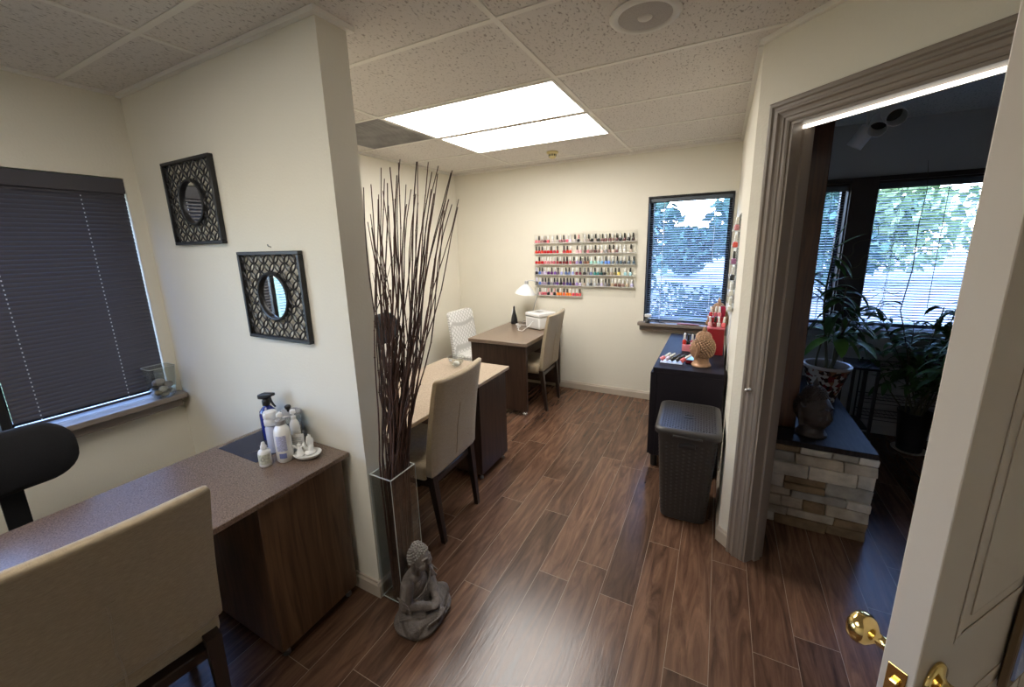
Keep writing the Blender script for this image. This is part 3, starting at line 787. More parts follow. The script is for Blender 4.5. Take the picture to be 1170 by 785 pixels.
for a_, b_ in zip(c4, c4[1:]+c4[:1]): m.tube([(a_[0],a_[1],hz),(b_[0],b_[1],hz)], .0030, 6)
m.build('rim', edge, r)
m = MB()
for a_, b_ in zip(c4, c4[1:]+c4[:1]): m.tube([(a_[0],a_[1],.010),(b_[0],b_[1],.010)], .0022, 6)
m.build('base_edge', edge, r)
rg = random.Random(11)
RT = V((.8888,.4577,0)).normalized(); DP = V((-.4577,.8888,0))
def twig(i, sp, dp, h, rad, dark):
    bx, by = rg.uniform(-.040,.046), rg.uniform(-.055,.055)
    base = V((bx*.8, by*.8, .018)); rim = V((max(-.050,min(.050,bx+sp*.25)), max(-.062,min(.062,by)), hz))
    top = V((0,0,0)) + RT*(sp) + DP*dp + V((0,0,h))
    n = 16; pts = []; ph = rg.uniform(0,6); ph2 = rg.uniform(0,6); am = rg.uniform(.006,.017)
    for k in range(n+1):
        t = k/n; z = .018+(h-.018)*t
        if z < hz: p = base.lerp(rim, (z-.018)/(hz-.018))
        else:
            s = (z-hz)/(h-hz); p = rim.lerp(top, s**1.12)
            am2 = am*min(1, s*4)
            p = p + RT*am2*math.sin(ph+s*9)+DP*am2*math.cos(ph2+s*7)
        p.z = z; pts.append(p)
    m = MB(); rs = [rad*(1-.62*k/n) for k in range(n+1)]
    m.tube(pts, rs, 6)
    for k in range(9, n, 1):      # buds and nodes
        if rg.random() < .7: m.ball(pts[k], rs[k]*1.55, 1)
    if rg.random() < .45:
        k = rg.randint(9, 12); p = pts[k]; dv = RT*rg.uniform(-.06,.10)+DP*rg.uniform(-.03,.03)
        L = rg.uniform(.14,.30); m.tube([p, p+dv*.45+V((0,0,L*.4)), p+dv+V((0,0,L))], [rs[k]*.8, rs[k]*.6, .0009], 5)
    o = m.build('dried_twig', M['twig'] if dark else M['twig2']); o.location = (VX, VY, 0)
    tag(o, 'long thin dark brown dried twig standing in the square glass vase', 'twig', 'dried twigs in the glass vase')
NT = 72
for i in range(NT):
    if i < 46:
        f = i/45; sp = -.020+.385*f**1.05+rg.uniform(-.012,.012); h = 1.74+.22*math.sin(PI*(.22+.36*f))+rg.uniform(-.20,.06)-(.08 if f < .1 else 0)
        twig(i, sp, rg.uniform(-.05,.10), min(h, 2.05), rg.uniform(.0040,.0060), i % 2)
    else:
        twig(i, rg.uniform(-.01,.16), rg.uniform(-.05,.05), rg.uniform(1.05,1.5), rg.uniform(.0050,.0068), i % 3 == 0)

# ------------------------------------------------------------------ seated statue
r = thing('seated_buddha_statue', 'small grey-brown stone seated Buddha on the floor beside the glass vase', 'statue', (-1.085, 1.115, 0), math.radians(4))
m = MB()
for s in (-1,1):
    m.capsule((-.045,s*.045,.048), (.030,s*.106,.040), .046, .037)
    m.capsule((.030,s*.106,.040), (.086,-s*.012,.036), .033, .024)
    m.capsule((-.028,s*.056,.200), (-.020,s*.088,.125), .030, .028)
    m.capsule((-.020,s*.088,.125), (.054,s*.026,.090), .026, .018)
m.capsule((-.045,0,.050),(.03,0,.035),.060,.045)
m.ball((-.040,0,.100), .068, 3, (.92,1.05,1.05)); m.ball((-.036,0,.160), .062, 3, (.85,1.12,1.0)); m.ball((-.032,0,.202), .048, 3, (.8,1.35,.6))
m.capsule((-.026,0,.205),(-.008,0,.262),.028,.026)
m.ball((.070,0,.088), .022, 2, (1.1,1.7,.55)); m.ball((.070,.012,.096), .014, 2, (1.1,1.3,.6))
m.loft([[V((x,y,z)) for x,y in rrect(.105*s_,.134*s_,.09*s_,8)] for z,s_ in ((.001,.90),(.006,.97),(.022,1.0),(.040,.86))])
for k in range(6):      # robe folds across the chest
    a = []; off = k*.016
    for q in range(13):
        t = q/12; y = .066-.132*t; z = .205-.070*t**1.2-off*(1-.1*t)-.018*math.sin(PI*t); rr_ = .058
        a.append((-.036+math.sqrt(max(.0001, rr_**2-(y*.72)**2))+.004, y, z))
    m.tube(a, .0042, 6)
for s in (-1,1):
    for k in range(5):
        a = [(-.035+.09*t-.004*k, s*(.116-.010*k-.055*t*t), .066+.016*math.sin(PI*t)-.002*k+.004*k) for t in [q/8 for q in range(9)]]
        m.tube(a, .0042, 6)
    for k in range(4):
        a = [(-.043+.055*t, s*(.108-.006*k), .178-.024*k-.030*t) for t in [q/6 for q in range(7)]]
        m.tube(a, .0042, 6)
for k in range(4):
    a = [(.094-.004*k+.010*math.cos(t*2.2), .080*t, .048-.010*k+.012*t*t) for t in [q/6-1 for q in range(13)]]
    m.tube(a, .0042, 6)
o = m.build('robed_body', M['stonebud'], r); remesh(o, .0028, 1)
m = MB(); hc = V((.004,0,.303)); q_ = 1.22
def hv(x,y,z): return hc+V((x*q_,y*q_,z*q_))
m.ball(hc, .040*q_, 3, (.98,.86,1.10)); m.ball(hv(.013,0,-.015), .029*q_, 3, (.9,.95,1.05))
m.capsule(hv(.037,0,.008), hv(.044,0,-.008), .0045, .0078); m.ball(hv(.036,0,-.020), .0095*q_, 2, (.7,1.3,.42)); m.ball(hv(.033,0,-.033), .009*q_, 2)
for s in (-1,1):
    m.capsule(hv(-.002,s*.035,.004), hv(-.002,s*.036,-.028), .0085, .0070); m.ball(hv(.032,s*.014,.003), .0085*q_, 2, (.6,1.3,.55))
    m.tube([hv(.038,s*.003,.012), hv(.037,s*.013,.016), hv(.029,s*.024,.012)], .0036, 6); m.ball(hv(.026,s*.018,-.014), .013*q_, 2)
o = m.build('head', M['stonebud'], r); remesh(o, .0022, 1)
def curls(m, c, R, sc, rad, n, keep):
    g = PI*(3-5**.5)
    for i in range(n):
        z = 1-2*(i+.5)/n; q = math.sqrt(1-z*z); x, y = q*math.cos(g*i), q*math.sin(g*i)
        if keep(x,y,z): m.ball(V(c)+V((x*R*sc[0], y*R*sc[1], z*R*sc[2])), rad, 1)
m = MB(); m.ball(hc+V((-.004,0,.005)), .0495, 3, (.97,.89,1.08))
bmesh.ops.delete(m.bm, geom=[v for v in m.bm.verts if (v.co.x-hc.x) > .012+.9*(v.co.z-hc.z-.016)], context='VERTS')
hair = m.build('hair', M['stonebud'], o, angle=80)
m = MB()
curls(m, hc+V((-.004,0,.005)), .050, (.97,.89,1.08), .0052, 240, lambda x,y,z: z > .22+.40*x if x > 0 else z > -.40)
m.ball(hc+V((-.008,0,.050)), .024, 2, (1,1,.9))
curls(m, hc+V((-.008,0,.050)), .025, (1,1,.9), .0048, 60, lambda x,y,z: z > -.1)
m.build('hair_curls', mat('pale_worn_stone', (.23,.21,.19), .6, var=.3, scale=60), hair, angle=80)

# ------------------------------------------------------------------ statue heads
M['hairbase'] = mat('dark_copper_recess', (.16,.085,.045), .5, .3)
def buddha_head(label, loc, rz, s, mskin, mcurl, sw=1):
    r = thing('buddha_head_statue', label, 'statue', loc, rz); r.scale = (s*sw,s*sw,s)
    m = MB(); c = V((0,0,.125))
    m.lathe([(.001,.0005),(.068,.0005),(.066,.010),(.055,.024),(.050,.042),(.050,.075)], n=28, sx=.95)
    m.ball(c, .076, 3, (1.0,.93,1.12)); m.ball(c+V((.020,0,-.027)), .060, 3, (.95,.98,1.0))
    m.ball(c+V((.052,0,-.062)), .016, 2)
    m.capsule(c+V((.074,0,.012)), c+V((.084,0,-.016)), .005, .009); m.ball(c+V((.072,.008,-.017)), .006, 2); m.ball(c+V((.072,-.008,-.017)), .006, 2)
    m.ball(c+V((.069,0,-.036)), .012, 2, (.7,1.35,.35)); m.ball(c+V((.066,0,-.044)), .012, 2, (.7,1.15,.4))
    for q in (-1,1):
        m.ball(c+V((.060,q*.026,.006)), .012, 2, (.7,1.35,.6))
        m.tube([c+V((.074,q*.006,.022)), c+V((.072,q*.022,.031)), c+V((.060,q*.040,.024))], .0042, 6)
        m.ball(c+V((.050,q*.030,-.026)), .020, 2)
        a = [(.008,q*.070,.150),(-.004,q*.078,.166),(-.014,q*.077,.150),(-.009,q*.075,.115),(.002,q*.074,.078),(.007,q*.073,.060)]
        m.tube(a, [.009,.0105,.0115,.0095,.010,.0125], 8)
    o = m.build('head', mskin, r); remesh(o, .0030, 1)
    m = MB(); hc_ = c+V((-.006,0,.008)); 
    m.ball(hc_, .0755, 3, (.98,.93,1.12)); bmesh.ops.delete(m.bm, geom=[v for v in m.bm.verts if v.co.x > .030+.55*(v.co.z-c.z-.020) or v.co.z < .058], context='VERTS')
    hr = m.build('hair', M['hairbase'] if mskin is M['copper'] else mskin, r, angle=80)
    m = MB()
    curls(m, hc_, .0765, (.98,.93,1.12), .0078, 300, lambda x,y,z: (x < .36+.55*(z-.25)) and z > -.72 and not (abs(y) > .78 and -.45 < z < .35 and x > -.25))
    for k in range(7):
        z = .198+.0072*k; R_ = .048*math.sqrt(max(.03,1-(k/6.6)**2)); n = max(5, int(2*PI*R_/.0135))
        for j in range(n): a = 2*PI*(j+.5*(k%2))/n; m.ball((-.006+R_*math.cos(a), R_*math.sin(a), z), .0068, 1)
    m.build('hair_curls', mcurl, hr, angle=80)
    m = MB(); m.lathe([(.046,.190),(.043,.208),(.032,.232),(.016,.246),(.012,.250),(.014,.256),(.010,.266),(.004,.280),(.0005,.290)], (-.006,0,0), 20); m.build('flame_finial', mskin, r, angle=60)
    return r
buddha_head('copper Buddha head with beaded hair near the front of the black cabinet', (-.068, 2.965, .7703), math.radians(155), 1.0, M['copper'], M['copperhi'])
buddha_head('copper Buddha head behind the red stand, only its pointed top showing', (.012, 3.83, .7703), math.radians(200), 1.32, M['copper'], M['copperhi'], .80)
buddha_head('dark carved Buddha head on the black slab of the stone half wall', (.535, 2.635, .5303), math.radians(-50), 1.17, M['darkbud'], M['darkbud'])
# ------------------------------------------------------------------ nail polish bottles
def bottle_meshes():
    m = MB(); m.loft([[V((x*s,y*s,z)) for x,y in rrect(.0142,.0130,.0085,4)] for z,s in ((.0003,.86),(.0022,.98),(.008,1.0),(.026,1.0),(.031,.93),(.0345,.70),(.0365,.45))])
    b = m; m = MB(); m.lathe([(.0078,.0368),(.0086,.038),(.0084,.052),(.0076,.070),(.0068,.0795),(.0055,.0815),(.001,.082)], n=14)
    return b, m
_b, _c = bottle_meshes()
BASEB = _b.build('bottle_body', M['white'], None, angle=50); BASEC = _c.build('cap', M['white'], None, angle=50)
ME_B, ME_C = BASEB.data, BASEC.data
bpy.data.objects.remove(BASEB); bpy.data.objects.remove(BASEC)
_mb = {}
def mesh_with(me, key, m):
    if (me.name, key) not in _mb:
        c = me.copy(); c.materials.clear(); c.materials.append(m); _mb[(me.name, key)] = c
    return _mb[(me.name, key)]
COLS = {  # name: srgb
 'soft pink':(228,130,140),'dusty pink':(205,130,135),'pale brown':(170,130,125),'maroon grey':(110,60,66),'coral pink':(232,112,118),'clear white':(222,214,208),
 'pale grey':(200,190,185),'taupe pink':(165,118,122),'pink':(214,104,122),'lavender white':(226,214,230),'cherry red':(190,28,38),'orange red':(214,62,48),'pale pink':(232,178,182),
 'rose':(192,92,104),'rose red':(170,46,60),'dark red':(112,14,24),'brown rose':(128,70,66),'lilac':(160,140,196),'indigo':(58,48,112),'blue':(92,120,190),
 'grey lilac':(162,148,174),'pale lilac':(214,202,232),'purple':(88,44,104),'violet':(118,84,156),'grey purple':(90,74,96),'steel blue':(86,106,150),'light blue lilac':(164,174,226),
 'wine':(112,34,62),'navy':(34,36,72),'grey':(140,138,140),'grey violet':(106,92,124),'dark wine':(56,14,36),'orange':(236,128,42),'coral orange':(236,104,60),'pink red':(214,62,78),
 'greige':(176,160,146),'mauve brown':(118,78,80),'taupe':(140,112,104),'brown maroon':(84,44,46),'inky black':(28,24,34),'dark brown':(52,32,28),'dark taupe':(92,70,64),
 'blush':(230,204,192),'milky white':(232,230,222),'brown':(106,66,52),'tan brown':(150,104,78),'mint':(160,220,208),'sage mint':(150,190,172),'pale aqua':(168,216,224),
 'sky blue':(112,168,204),'bright blue':(92,140,226),'slate':(90,106,120),'teal slate':(62,88,104),'dark grey':(58,62,66),'teal':(48,130,126),'dark teal':(24,78,80),
 'olive grey':(136,130,104),'olive':(118,108,64),'yellow':(232,206,96),'silver':(176,180,184),'beige':(206,184,154),'lilac white':(196,192,226),'black':(18,16,18),'coral':(232,90,78),'mauve':(156,96,140)}
CAPC = {'W':('white',(.80,.80,.77)),'B':('black',(.02,.022,.016)),'S':('silver',(.45,.45,.42)),'G':('grey',(.33,.34,.34)),'P':('pink',(.72,.36,.34)),'L':('lilac',(.55,.52,.72)),'C':('clear',(.70,.68,.62))}
capm = {k: mat('cap_'+v[0], v[1], .3) for k, v in CAPC.items()}
colm = {k: mat('polish_'+k.replace(' ','_'), srgb(*v), .12, spec=.7) for k, v in COLS.items()}
ORD = ['first','second','third','fourth','fifth','sixth','seventh','eighth','ninth','tenth','eleventh','twelfth','thirteenth','fourteenth','fifteenth']
def bottle(cap, col, loc, label, group, rot=None, inverted=False):
    o = bpy.data.objects.new('nail_polish_bottle', mesh_with(ME_B, col, colm[col])); COL.objects.link(o)
    tag(o, label, 'nail polish', group)
    c = bpy.data.objects.new('cap', mesh_with(ME_C, cap, capm[cap])); COL.objects.link(c); c.parent = o
    o.location = loc
    if rot: o.rotation_euler = rot
    if inverted:
        pass
    return o
# rows: (slot px centre in the read-out, cap, colour)
RL = [
 [(0,'W','soft pink'),(1,'B','dusty pink'),(2,'W','pale brown'),(3,'S','maroon grey'),(4,'W','coral pink'),(5.6,'W','clear white'),(7,'B','pale grey'),(8.1,'W','taupe pink'),(9.1,'B','taupe pink'),(10.2,'W','pink'),(11.2,'W','lavender white'),(12.7,'B','pale grey'),(13.8,'P','inky black')],
 [(0,'B','orange red'),(1,'B','cherry red'),(2,'B','orange red'),(3,'W','cherry red'),(4,'W','cherry red'),(5,'B','cherry red'),(6,'W','rose red'),(7.1,'B','cherry red'),(9.2,'B','rose red'),(10.3,'B','orange red'),(11.3,'W','orange red'),(13.4,'B','pale pink'),(14.4,'W','pale pink')],
 [(0,'W','cherry red'),(1,'B','orange red'),(2,'W','cherry red'),(3,'W','soft pink'),(4,'W','dusty pink'),(5,'W','dusty pink'),(6,'W','rose'),(7.1,'B','rose red'),(8.1,'W','dark red'),(9.2,'B','dark red'),(10.2,'B','dark red'),(11.3,'W','rose'),(12.4,'B','brown rose'),(13.4,'W','lilac'),(14.5,'B','indigo')],
 [(0,'L','inky black'),(1.1,'B','blue'),(2,'B','grey lilac'),(3,'W','pale lilac'),(4.1,'W','purple'),(5.2,'B','purple'),(6.3,'W','violet'),(7.3,'B','grey purple'),(8.5,'W','light blue lilac'),(9.9,'B','steel blue'),(10.9,'B','steel blue'),(12.1,'W','light blue lilac'),(13.3,'W','wine'),(14.4,'B','wine')],
 [(0,'L','dark grey'),(1.1,'W','blue'),(2.1,'B','grey lilac'),(3,'B','grey lilac'),(4.1,'B','navy'),(5.1,'W','grey'),(6.1,'B','grey violet'),(7.1,'B','violet'),(8.2,'B','inky black'),(9.2,'B','purple'),(10.3,'B','indigo'),(11.3,'B','indigo'),(12.3,'B','dark wine'),(13.4,'W','lilac'),(14.4,'B','pale lilac')],
 [(.1,'W','milky white'),(1.1,'B','pale pink'),(2.1,'W','rose'),(3,'W','rose'),(4,'P','inky black'),(5.1,'B','pale pink'),(6.1,'P','black'),(7.2,'B','orange'),(8.1,'W','orange'),(9.2,'B','coral orange'),(10.3,'B','orange'),(11.2,'W','orange'),(12.3,'W','pink red'),(13.4,'W','pink red'),(14.4,'B','coral')]]
RR = [
 [(0,'W','pale grey'),(1.1,'B','greige'),(2.1,'C','black'),(3.1,'B','greige'),(4,'C','black'),(5.1,'B','mauve brown'),(6,'W','mauve brown'),(7.1,'B','mauve brown'),(8,'W','taupe'),(9.1,'B','brown maroon'),(10.1,'W','inky black'),(11.2,'B','brown maroon'),(12.3,'W','inky black'),(13.5,'B','dark brown')],
 [(.1,'B','dark taupe'),(1,'W','dusty pink'),(2,'W','taupe'),(3.1,'B','brown maroon'),(4,'W','taupe'),(5,'W','blush'),(6.1,'W','grey'),(7.1,'B','taupe'),(8.2,'B','blush'),(9.2,'W','mauve brown'),(10.2,'W','milky white'),(11.3,'W','milky white'),(13,'B','greige')],
 [(.1,'B','brown'),(1,'B','tan brown'),(2,'W','mint'),(3.1,'B','sage mint'),(4.1,'W','pale aqua'),(5.1,'W','sky blue'),(6.2,'B','bright blue'),(7.1,'W','bright blue'),(8.2,'W','slate'),(9.4,'B','slate'),(10.4,'W','teal slate'),(11.4,'W','dark grey'),(12.6,'B','slate'),(13.9,'B','teal slate')],
 [(0,'G','black'),(1.1,'B','grey'),(2,'W','steel blue'),(3.1,'B','teal'),(4,'W','teal'),(5,'B','dark teal'),(5.8,'C','black'),(6.9,'B','olive grey'),(7.8,'W','greige'),(8.9,'B','olive'),(9.9,'B','yellow'),(11.7,'W','pale aqua'),(13.1,'B','pale aqua')],
 [(0,'B','greige'),(1.1,'W','silver'),(2,'G','dark grey'),(3.1,'W','silver'),(4.2,'B','grey'),(5.1,'W','pale lilac'),(6.2,'B','grey'),(7.2,'B','dark grey'),(8.2,'W','beige'),(9.1,'W','brown'),(10.2,'W','brown'),(11.2,'W','taupe'),(12.3,'W','beige'),(13.6,'W','lilac white')]]
def wall_rack(label, x0, x1, z0, z1, zs, name_rack, rows, slots):
    r = thing('polish_rack', label, 'rack', ((x0+x1)/2, BY-.0006, z0))
    hw, h = (x1-x0)/2, z1-z0
    m = MB(); m.box(-hw,hw,-.0035,0,0,h,.001,1); m.build('back_panel', M['clear'], r, smooth=False)
    for s in (-1,1):
        m = MB(); m.box(s*hw-(.003 if s>0 else 0), s*hw+(0 if s>0 else .003), -.036,-.0036,0,h); m.build('side_panel', M['offw'] if False else M['clear'], r, smooth=False)
    for z in zs:
        m = MB(); m.box(-hw+.0032,hw-.0032,-.036,-.0036,z-z0-.003,z-z0); m.box(-hw+.0032,hw-.0032,-.0385,-.036,z-z0-.003,z-z0+.006)
        m.build('shelf', shelf_m, r, smooth=False)
    for sx in (-hw+.05, hw-.05):
        for zz in (.05, h-.03):
            m = MB(); m.lathe([(.001,0),(.004,0),(.004,-.002),(.001,-.003)], n=10, axis='Y'); o = m.build('screw', M['silver'], r); o.location = (sx,-.0037,zz)
    for ri, row in enumerate(rows):
        for bi, (q, cap, col) in enumerate(row):
            x = x0+.020+(x1-x0-.040)*q/slots
            lab = f"{col} nail polish, {CAPC[cap][0]} cap, {name_rack} rack, {ORD[ri]} row down, {ORD[bi]} bottle along"
            bottle(cap, col, (x, BY-.0205, zs[ri]+.0004), lab, f'nail polish bottles on the {name_rack} wall rack')
shelf_m = frosted_mat('frosted_acrylic', (.80,.79,.74), .45)
wall_rack('clear acrylic wall rack of red, pink and purple polishes', -1.853, -1.301, 1.035, 1.738, [1.640,1.527,1.412,1.297,1.182,1.068], 'reddish', RL, 14.5)
wall_rack('clear acrylic wall rack of brown and blue polishes with an empty bottom tier', -1.2965, -.745, 1.075, 1.750, [1.640,1.527,1.412,1.297,1.182], 'bluish', RR, 14)
# rack on the right wall, seen edge on
r = thing('polish_rack', 'narrow clear polish rack seen edge-on beside the doorway', 'rack', (RX-.0006, 3.13, 1.165))
m = MB(); m.box(-.0035,0,-.20,.20,0,.63); m.build('back_panel', M['clear'], r, smooth=False)
for s in (-.20,.197): m = MB(); m.box(-.040,-.0036,s,s+.003,0,.63); m.build('side_panel', M['clear'], r, smooth=False)
zz = [.525,.418,.312,.208,.106,.004]
for z in zz: m = MB(); m.box(-.038,-.0036,-.1965,.1965,z-.003,z); m.box(-.0405,-.038,-.1965,.1965,z-.003,z+.012); m.build('shelf', shelf_m, r, smooth=False)
RW = [[('C','dusty pink'),('W','brown rose'),('W','pale pink')],[('W','coral'),('W','rose'),('B','cherry red')],[('B','mauve'),('B','pink'),('W','mauve')],[('W','dark grey'),('W','milky white'),('B','greige')],[('W','milky white'),('W','pale grey'),('W','blush')],[('C','milky white'),('W','milky white'),('W','pale grey')]]
for ri, row in enumerate(RW):
    for bi, (cap, col) in enumerate(row):
        bottle(cap, col, (RX-.0225, 2.957+.034*bi, 1.165+zz[ri]+.0004), f"{col} nail polish, {CAPC[cap][0]} cap, doorway rack, {ORD[ri]} row down, {ORD[bi]} one back", 'nail polish bottles on the rack by the doorway')

# ------------------------------------------------------------------ on the black cabinet
CZ = .7704
tr = MB(); tr.box(-.075,.075,-.055,.055,0,.004,.001,1); o = tr.build('acrylic_tray', shelf_m, smooth=False); o.location = (-.262,2.985,CZ); tag(o, 'small clear tray under the leaning polish bottles on the black cabinet', 'tray')
for k, (cap, col) in enumerate([('W','soft pink'),('W','pale lilac'),('B','black'),('B','inky black'),('W','coral pink')]):
    bottle(cap, col, (-.335+.034*k, 2.955+.003*(k%2), CZ+.0165), f"{col} nail polish leaning over, {CAPC[cap][0]} cap, {ORD[k]} in the row on the clear tray", 'polish bottles leaning in the tray', rot=(-.25,.90,0))
r = thing('gift_box', 'flat red box with a pale teal top beside the copper head', 'box', (-.142, 3.035, CZ), math.radians(6))
m = MB(); m.box(-.030,.030,-.055,.055,0,.022,.002,1); m.build('box_base', pmat(srgb(150,30,50)), r)
m = MB(); m.box(-.031,.031,-.056,.056,.0222,.028,.002,1); m.build('box_lid', pmat(srgb(130,190,190)), r)
r = thing('polish_stand', 'small pink stand of nail polishes behind the copper head', 'stand', (-.185, 3.36, CZ))
m = MB(); m.box(-.038,.045,-.05,.05,0,.055,.003,1); m.build('stand_base', pmat(srgb(232,140,150)), r)
for k,(cap,col) in enumerate([('W','orange red'),('B','black'),('W','rose'),('W','blush')]):
    bottle(cap, col, (-.208+.029*(k%3), 3.33+.035*(k//3), CZ+.0554), f"{col} nail polish, {CAPC[cap][0]} cap, {ORD[k]} on the small pink stand", 'polishes on the pink stand')
r = thing('polish_stand', 'tall red display stand of nail polishes behind the copper head', 'stand', (.012, 3.36, CZ))
red = pmat(srgb(140,26,36)); pk = pmat(srgb(205,105,120))
m = MB(); m.box(-.062,.055,-.08,.08,0,.20,.003,1); m.build('stand_body', red, r)
m = MB(); m.box(-.064,.057,-.082,-.02,.2004,.214,.002,1); m.build('pink_tier', pk, r)
m = MB(); m.box(-.062,.055,.02,.08,.2004,.275,.003,1); m.build('upper_tier', red, r)
m = MB(); m.loft([[V((x+.03,y_,z+.315)) for x,z in rrect(.022,.045,.02,5)] for y_ in (.060,.068)]); m.build('round_topped_sign', pmat(srgb(160,20,60)), r)
for k,(cap,col) in enumerate([('W','pale pink'),('B','dark red'),('W','clear white'),('W','coral pink'),('W','cherry red'),('C','rose'),('W','soft pink')]):
    if k < 4: p = (-.034+.030*k, 3.308, CZ+.2147)
    else: p = (-.034+.030*(k-4), 3.40, CZ+.2755)
    bottle(cap, col, p, f"{col} nail polish, {CAPC[cap][0]} cap, {ORD[k]} on the tall red stand", 'polishes on the red stand', rot=(0,(.06 if k%2 else -.05),0))
# on the window sill
SZ = .8385
r = thing('sill_jar', 'small clear jar with white lid on the sill under the open dark blind', 'jar', (-.60, 4.045, SZ))
m = MB(); m.lathe([(.026,.0005),(.031,.004),(.032,.050),(.026,.060)], n=24); m.build('jar_body', M['glass'], r)
m = MB(); m.lathe([(.0225,.003),(.0225,.038)], n=16); m.build('contents', pmat(srgb(80,80,84)), r)
m = MB(); m.lathe([(.029,.0605),(.034,.062),(.034,.082),(.030,.086)], n=24); m.build('lid', M['white'], r)
r = thing('cable_coil', 'small black coiled cord on the sill beside the jar', 'cord', (-.515, 4.06, SZ))
m = MB(); m.tube([(.022*math.cos(a)*(1-.02*a), .022*math.sin(a)*(1-.02*a), .005+.0022*a) for a in [k*.4 for k in range(40)]], .0035, 6); m.tube([(.02,0,.006),(.05,.01,.005),(.08,-.006,.005)], .0035, 6); m.build('cord', M['black'], r)
r = thing('nail_file_pack', 'long mauve pink nail file pack lying on the window sill', 'nail file', (-.235, 4.055, SZ))
m = MB(); m.box(-.095,.10,-.012,.012,.0003,.014,.003,1); m.build('pack', pmat(srgb(176,130,150), .5), r)
m = MB(); m.box(-.06,.07,-.0125,-.0121,.003,.009); m.build('label_strip', pmat(srgb(120,50,70), .5), r)
o = MB().tube([(.092,3.02,1.17),(.090,2.98,1.0),(.0905,2.94,.8),(.088,2.90,.5),(.0905,2.86,.25),(.091,2.80,.09)], .0032, 6).build('power_cord', M['white'], None); tag(o, 'thin white power cord hanging between black cabinet and right wall', 'cord')

# ------------------------------------------------------------------ on the back desk
DZ3 = .7404
r = thing('desk_lamp', 'white shaded gooseneck desk lamp on the back desk', 'lamp', (-1.872, 4.015, DZ3))
m = MB(); m.lathe([(.001,0),(.046,0),(.047,.006),(.040,.014),(.012,.020),(.001,.020)], n=32); m.build('base', M['silver'], r)
m = MB(); pts = [(0,0,.02),(.01,0,.10),(.055,-.01,.24),(.095,-.03,.34),(.115,-.05,.42),(.105,-.07,.475),(.07,-.085,.505),(.025,-.095,.505),(.005,-.10,.49)]
P2 = []
for i in range(len(pts)-1):
    for k in range(4):
        t = k/4; a = [V(pts[max(i-1,0)]),V(pts[i]),V(pts[i+1]),V(pts[min(i+2,len(pts)-1)])]
        P2.append(.5*((2*a[1])+(a[2]-a[0])*t+(2*a[0]-5*a[1]+4*a[2]-a[3])*t*t+(3*a[1]-a[0]-3*a[2]+a[3])*t**3))
P2.append(V(pts[-1])); m.tube(P2, .005, 10); m.build('gooseneck', M['silver'], r)
m = MB(); rotL = Matrix.Rotation(math.radians(8),3,'Y'); c = V((-.012,-.105,.405))
m.lathe([(.113,-.045),(.111,-.040),(.095,-.012),(.060,.028),(.034,.050),(.022,.058),(.022,.070),(.019,.070),(.019,.056),(.032,.047),(.058,.024),(.092,-.015),(.110,-.045)], c, 40, cap=False, rot=rotL); m.build('lamp_shade', M['white'], r, angle=50)
m = MB(); m.lathe([(.020,.0705),(.020,.090),(.014,.100),(.001,.100)], c, 20, rot=rotL); m.lathe([(.001,.0),(.022,.004),(.026,.020),(.018,.045),(.001,.046)], c+V((0,0,-.03)), 16); m.build('socket', M['silver'], r)
r = thing('sterilizer_box', 'white lidded sterilizer box on the back desk behind the tan chair', 'appliance', (-1.735, 3.79, DZ3), math.radians(-24))
m = MB(); m.box(-.115,.115,-.02,.21,.008,.135,.010,3); m.build('housing', M['white'], r)
m = MB(); m.box(-.119,.119,-.024,.214,.1355,.175,.010,3); lid = m.build('lid', M['white'], r)
m = MB(); m.box(-.117,.117,-.022,.212,.1350,.1385); m.build('seal', pmat((.15,.16,.17)), r, smooth=False)
m = MB(); m.box(-.045,.035,.05,.11,.1752,.1765,.0005,1); m.build('lid_badge', pmat((.25,.25,.25)), lid, smooth=False)
m = MB(); m.box(-.090,.090,-.0212,-.0205,.025,.118); m.build('front_panel', pmat((.62,.62,.61)), r, smooth=False)
for sx in (-.09,.09):
    for sy in (0,.19): m = MB(); m.lathe([(.008,.0003),(.010,.002),(.010,.0078)], (sx,sy,0), 12); m.build('foot', M['black'], r)
r = thing('squeeze_bottle', 'black cone shaped squeeze bottle with a pale tip on the back desk', 'bottle', (-2.07, 3.98, DZ3))
m = MB(); m.lathe([(.001,0),(.036,0),(.040,.004),(.037,.05),(.030,.085),(.017,.13),(.012,.16),(.011,.19),(.006,.205),(.001,.206)], n=24); m.build('bottle_body', M['black'], r, angle=60)
m = MB(); m.lathe([(.001,.07),(.016,.075),(.018,.10),(.014,.14),(.006,.17),(.001,.172)], (-.026,.02,0), 16); m.build('tip_cover', M['white'], r)
m = MB(); pts = [(-1.985,3.90),(-1.93,3.86),(-1.90,3.80),(-1.885,3.72),(-1.86,3.66),(-1.80,3.63),(-1.735,3.66),(-1.70,3.70)]
m.tube([(x,y,DZ3+.0045+(.012 if i in (2,3) else 0)+(.05*max(0,i-5))) for i,(x,y) in enumerate(pts)], .004, 8)
m.tube([(-1.985,3.91,DZ3+.0042),(-1.95,3.82,DZ3+.0042),(-1.92,3.76,DZ3+.0045),(-1.94,3.86,DZ3+.018),(-1.89,3.93,DZ3+.0042),(-1.86,3.89,DZ3+.0042)], .004, 8)
m.box(-2.005,-1.975,3.885,3.915,DZ3+.0003,DZ3+.020,.003,1)
tag(m.build('white_cable', M['white']), 'white looping power cable in front of the sterilizer box', 'cable')
m = MB(); m.tube([(-1.93,4.00,DZ3+.0045),(-1.96,3.96,DZ3+.02),(-1.93,3.93,DZ3+.05),(-1.88,3.94,DZ3+.05),(-1.86,3.95,DZ3+.012)], .0035, 8); tag(m.build('grey_cable', pmat((.3,.29,.27))), 'grey looped lamp cable at the foot of the lamp', 'cable')
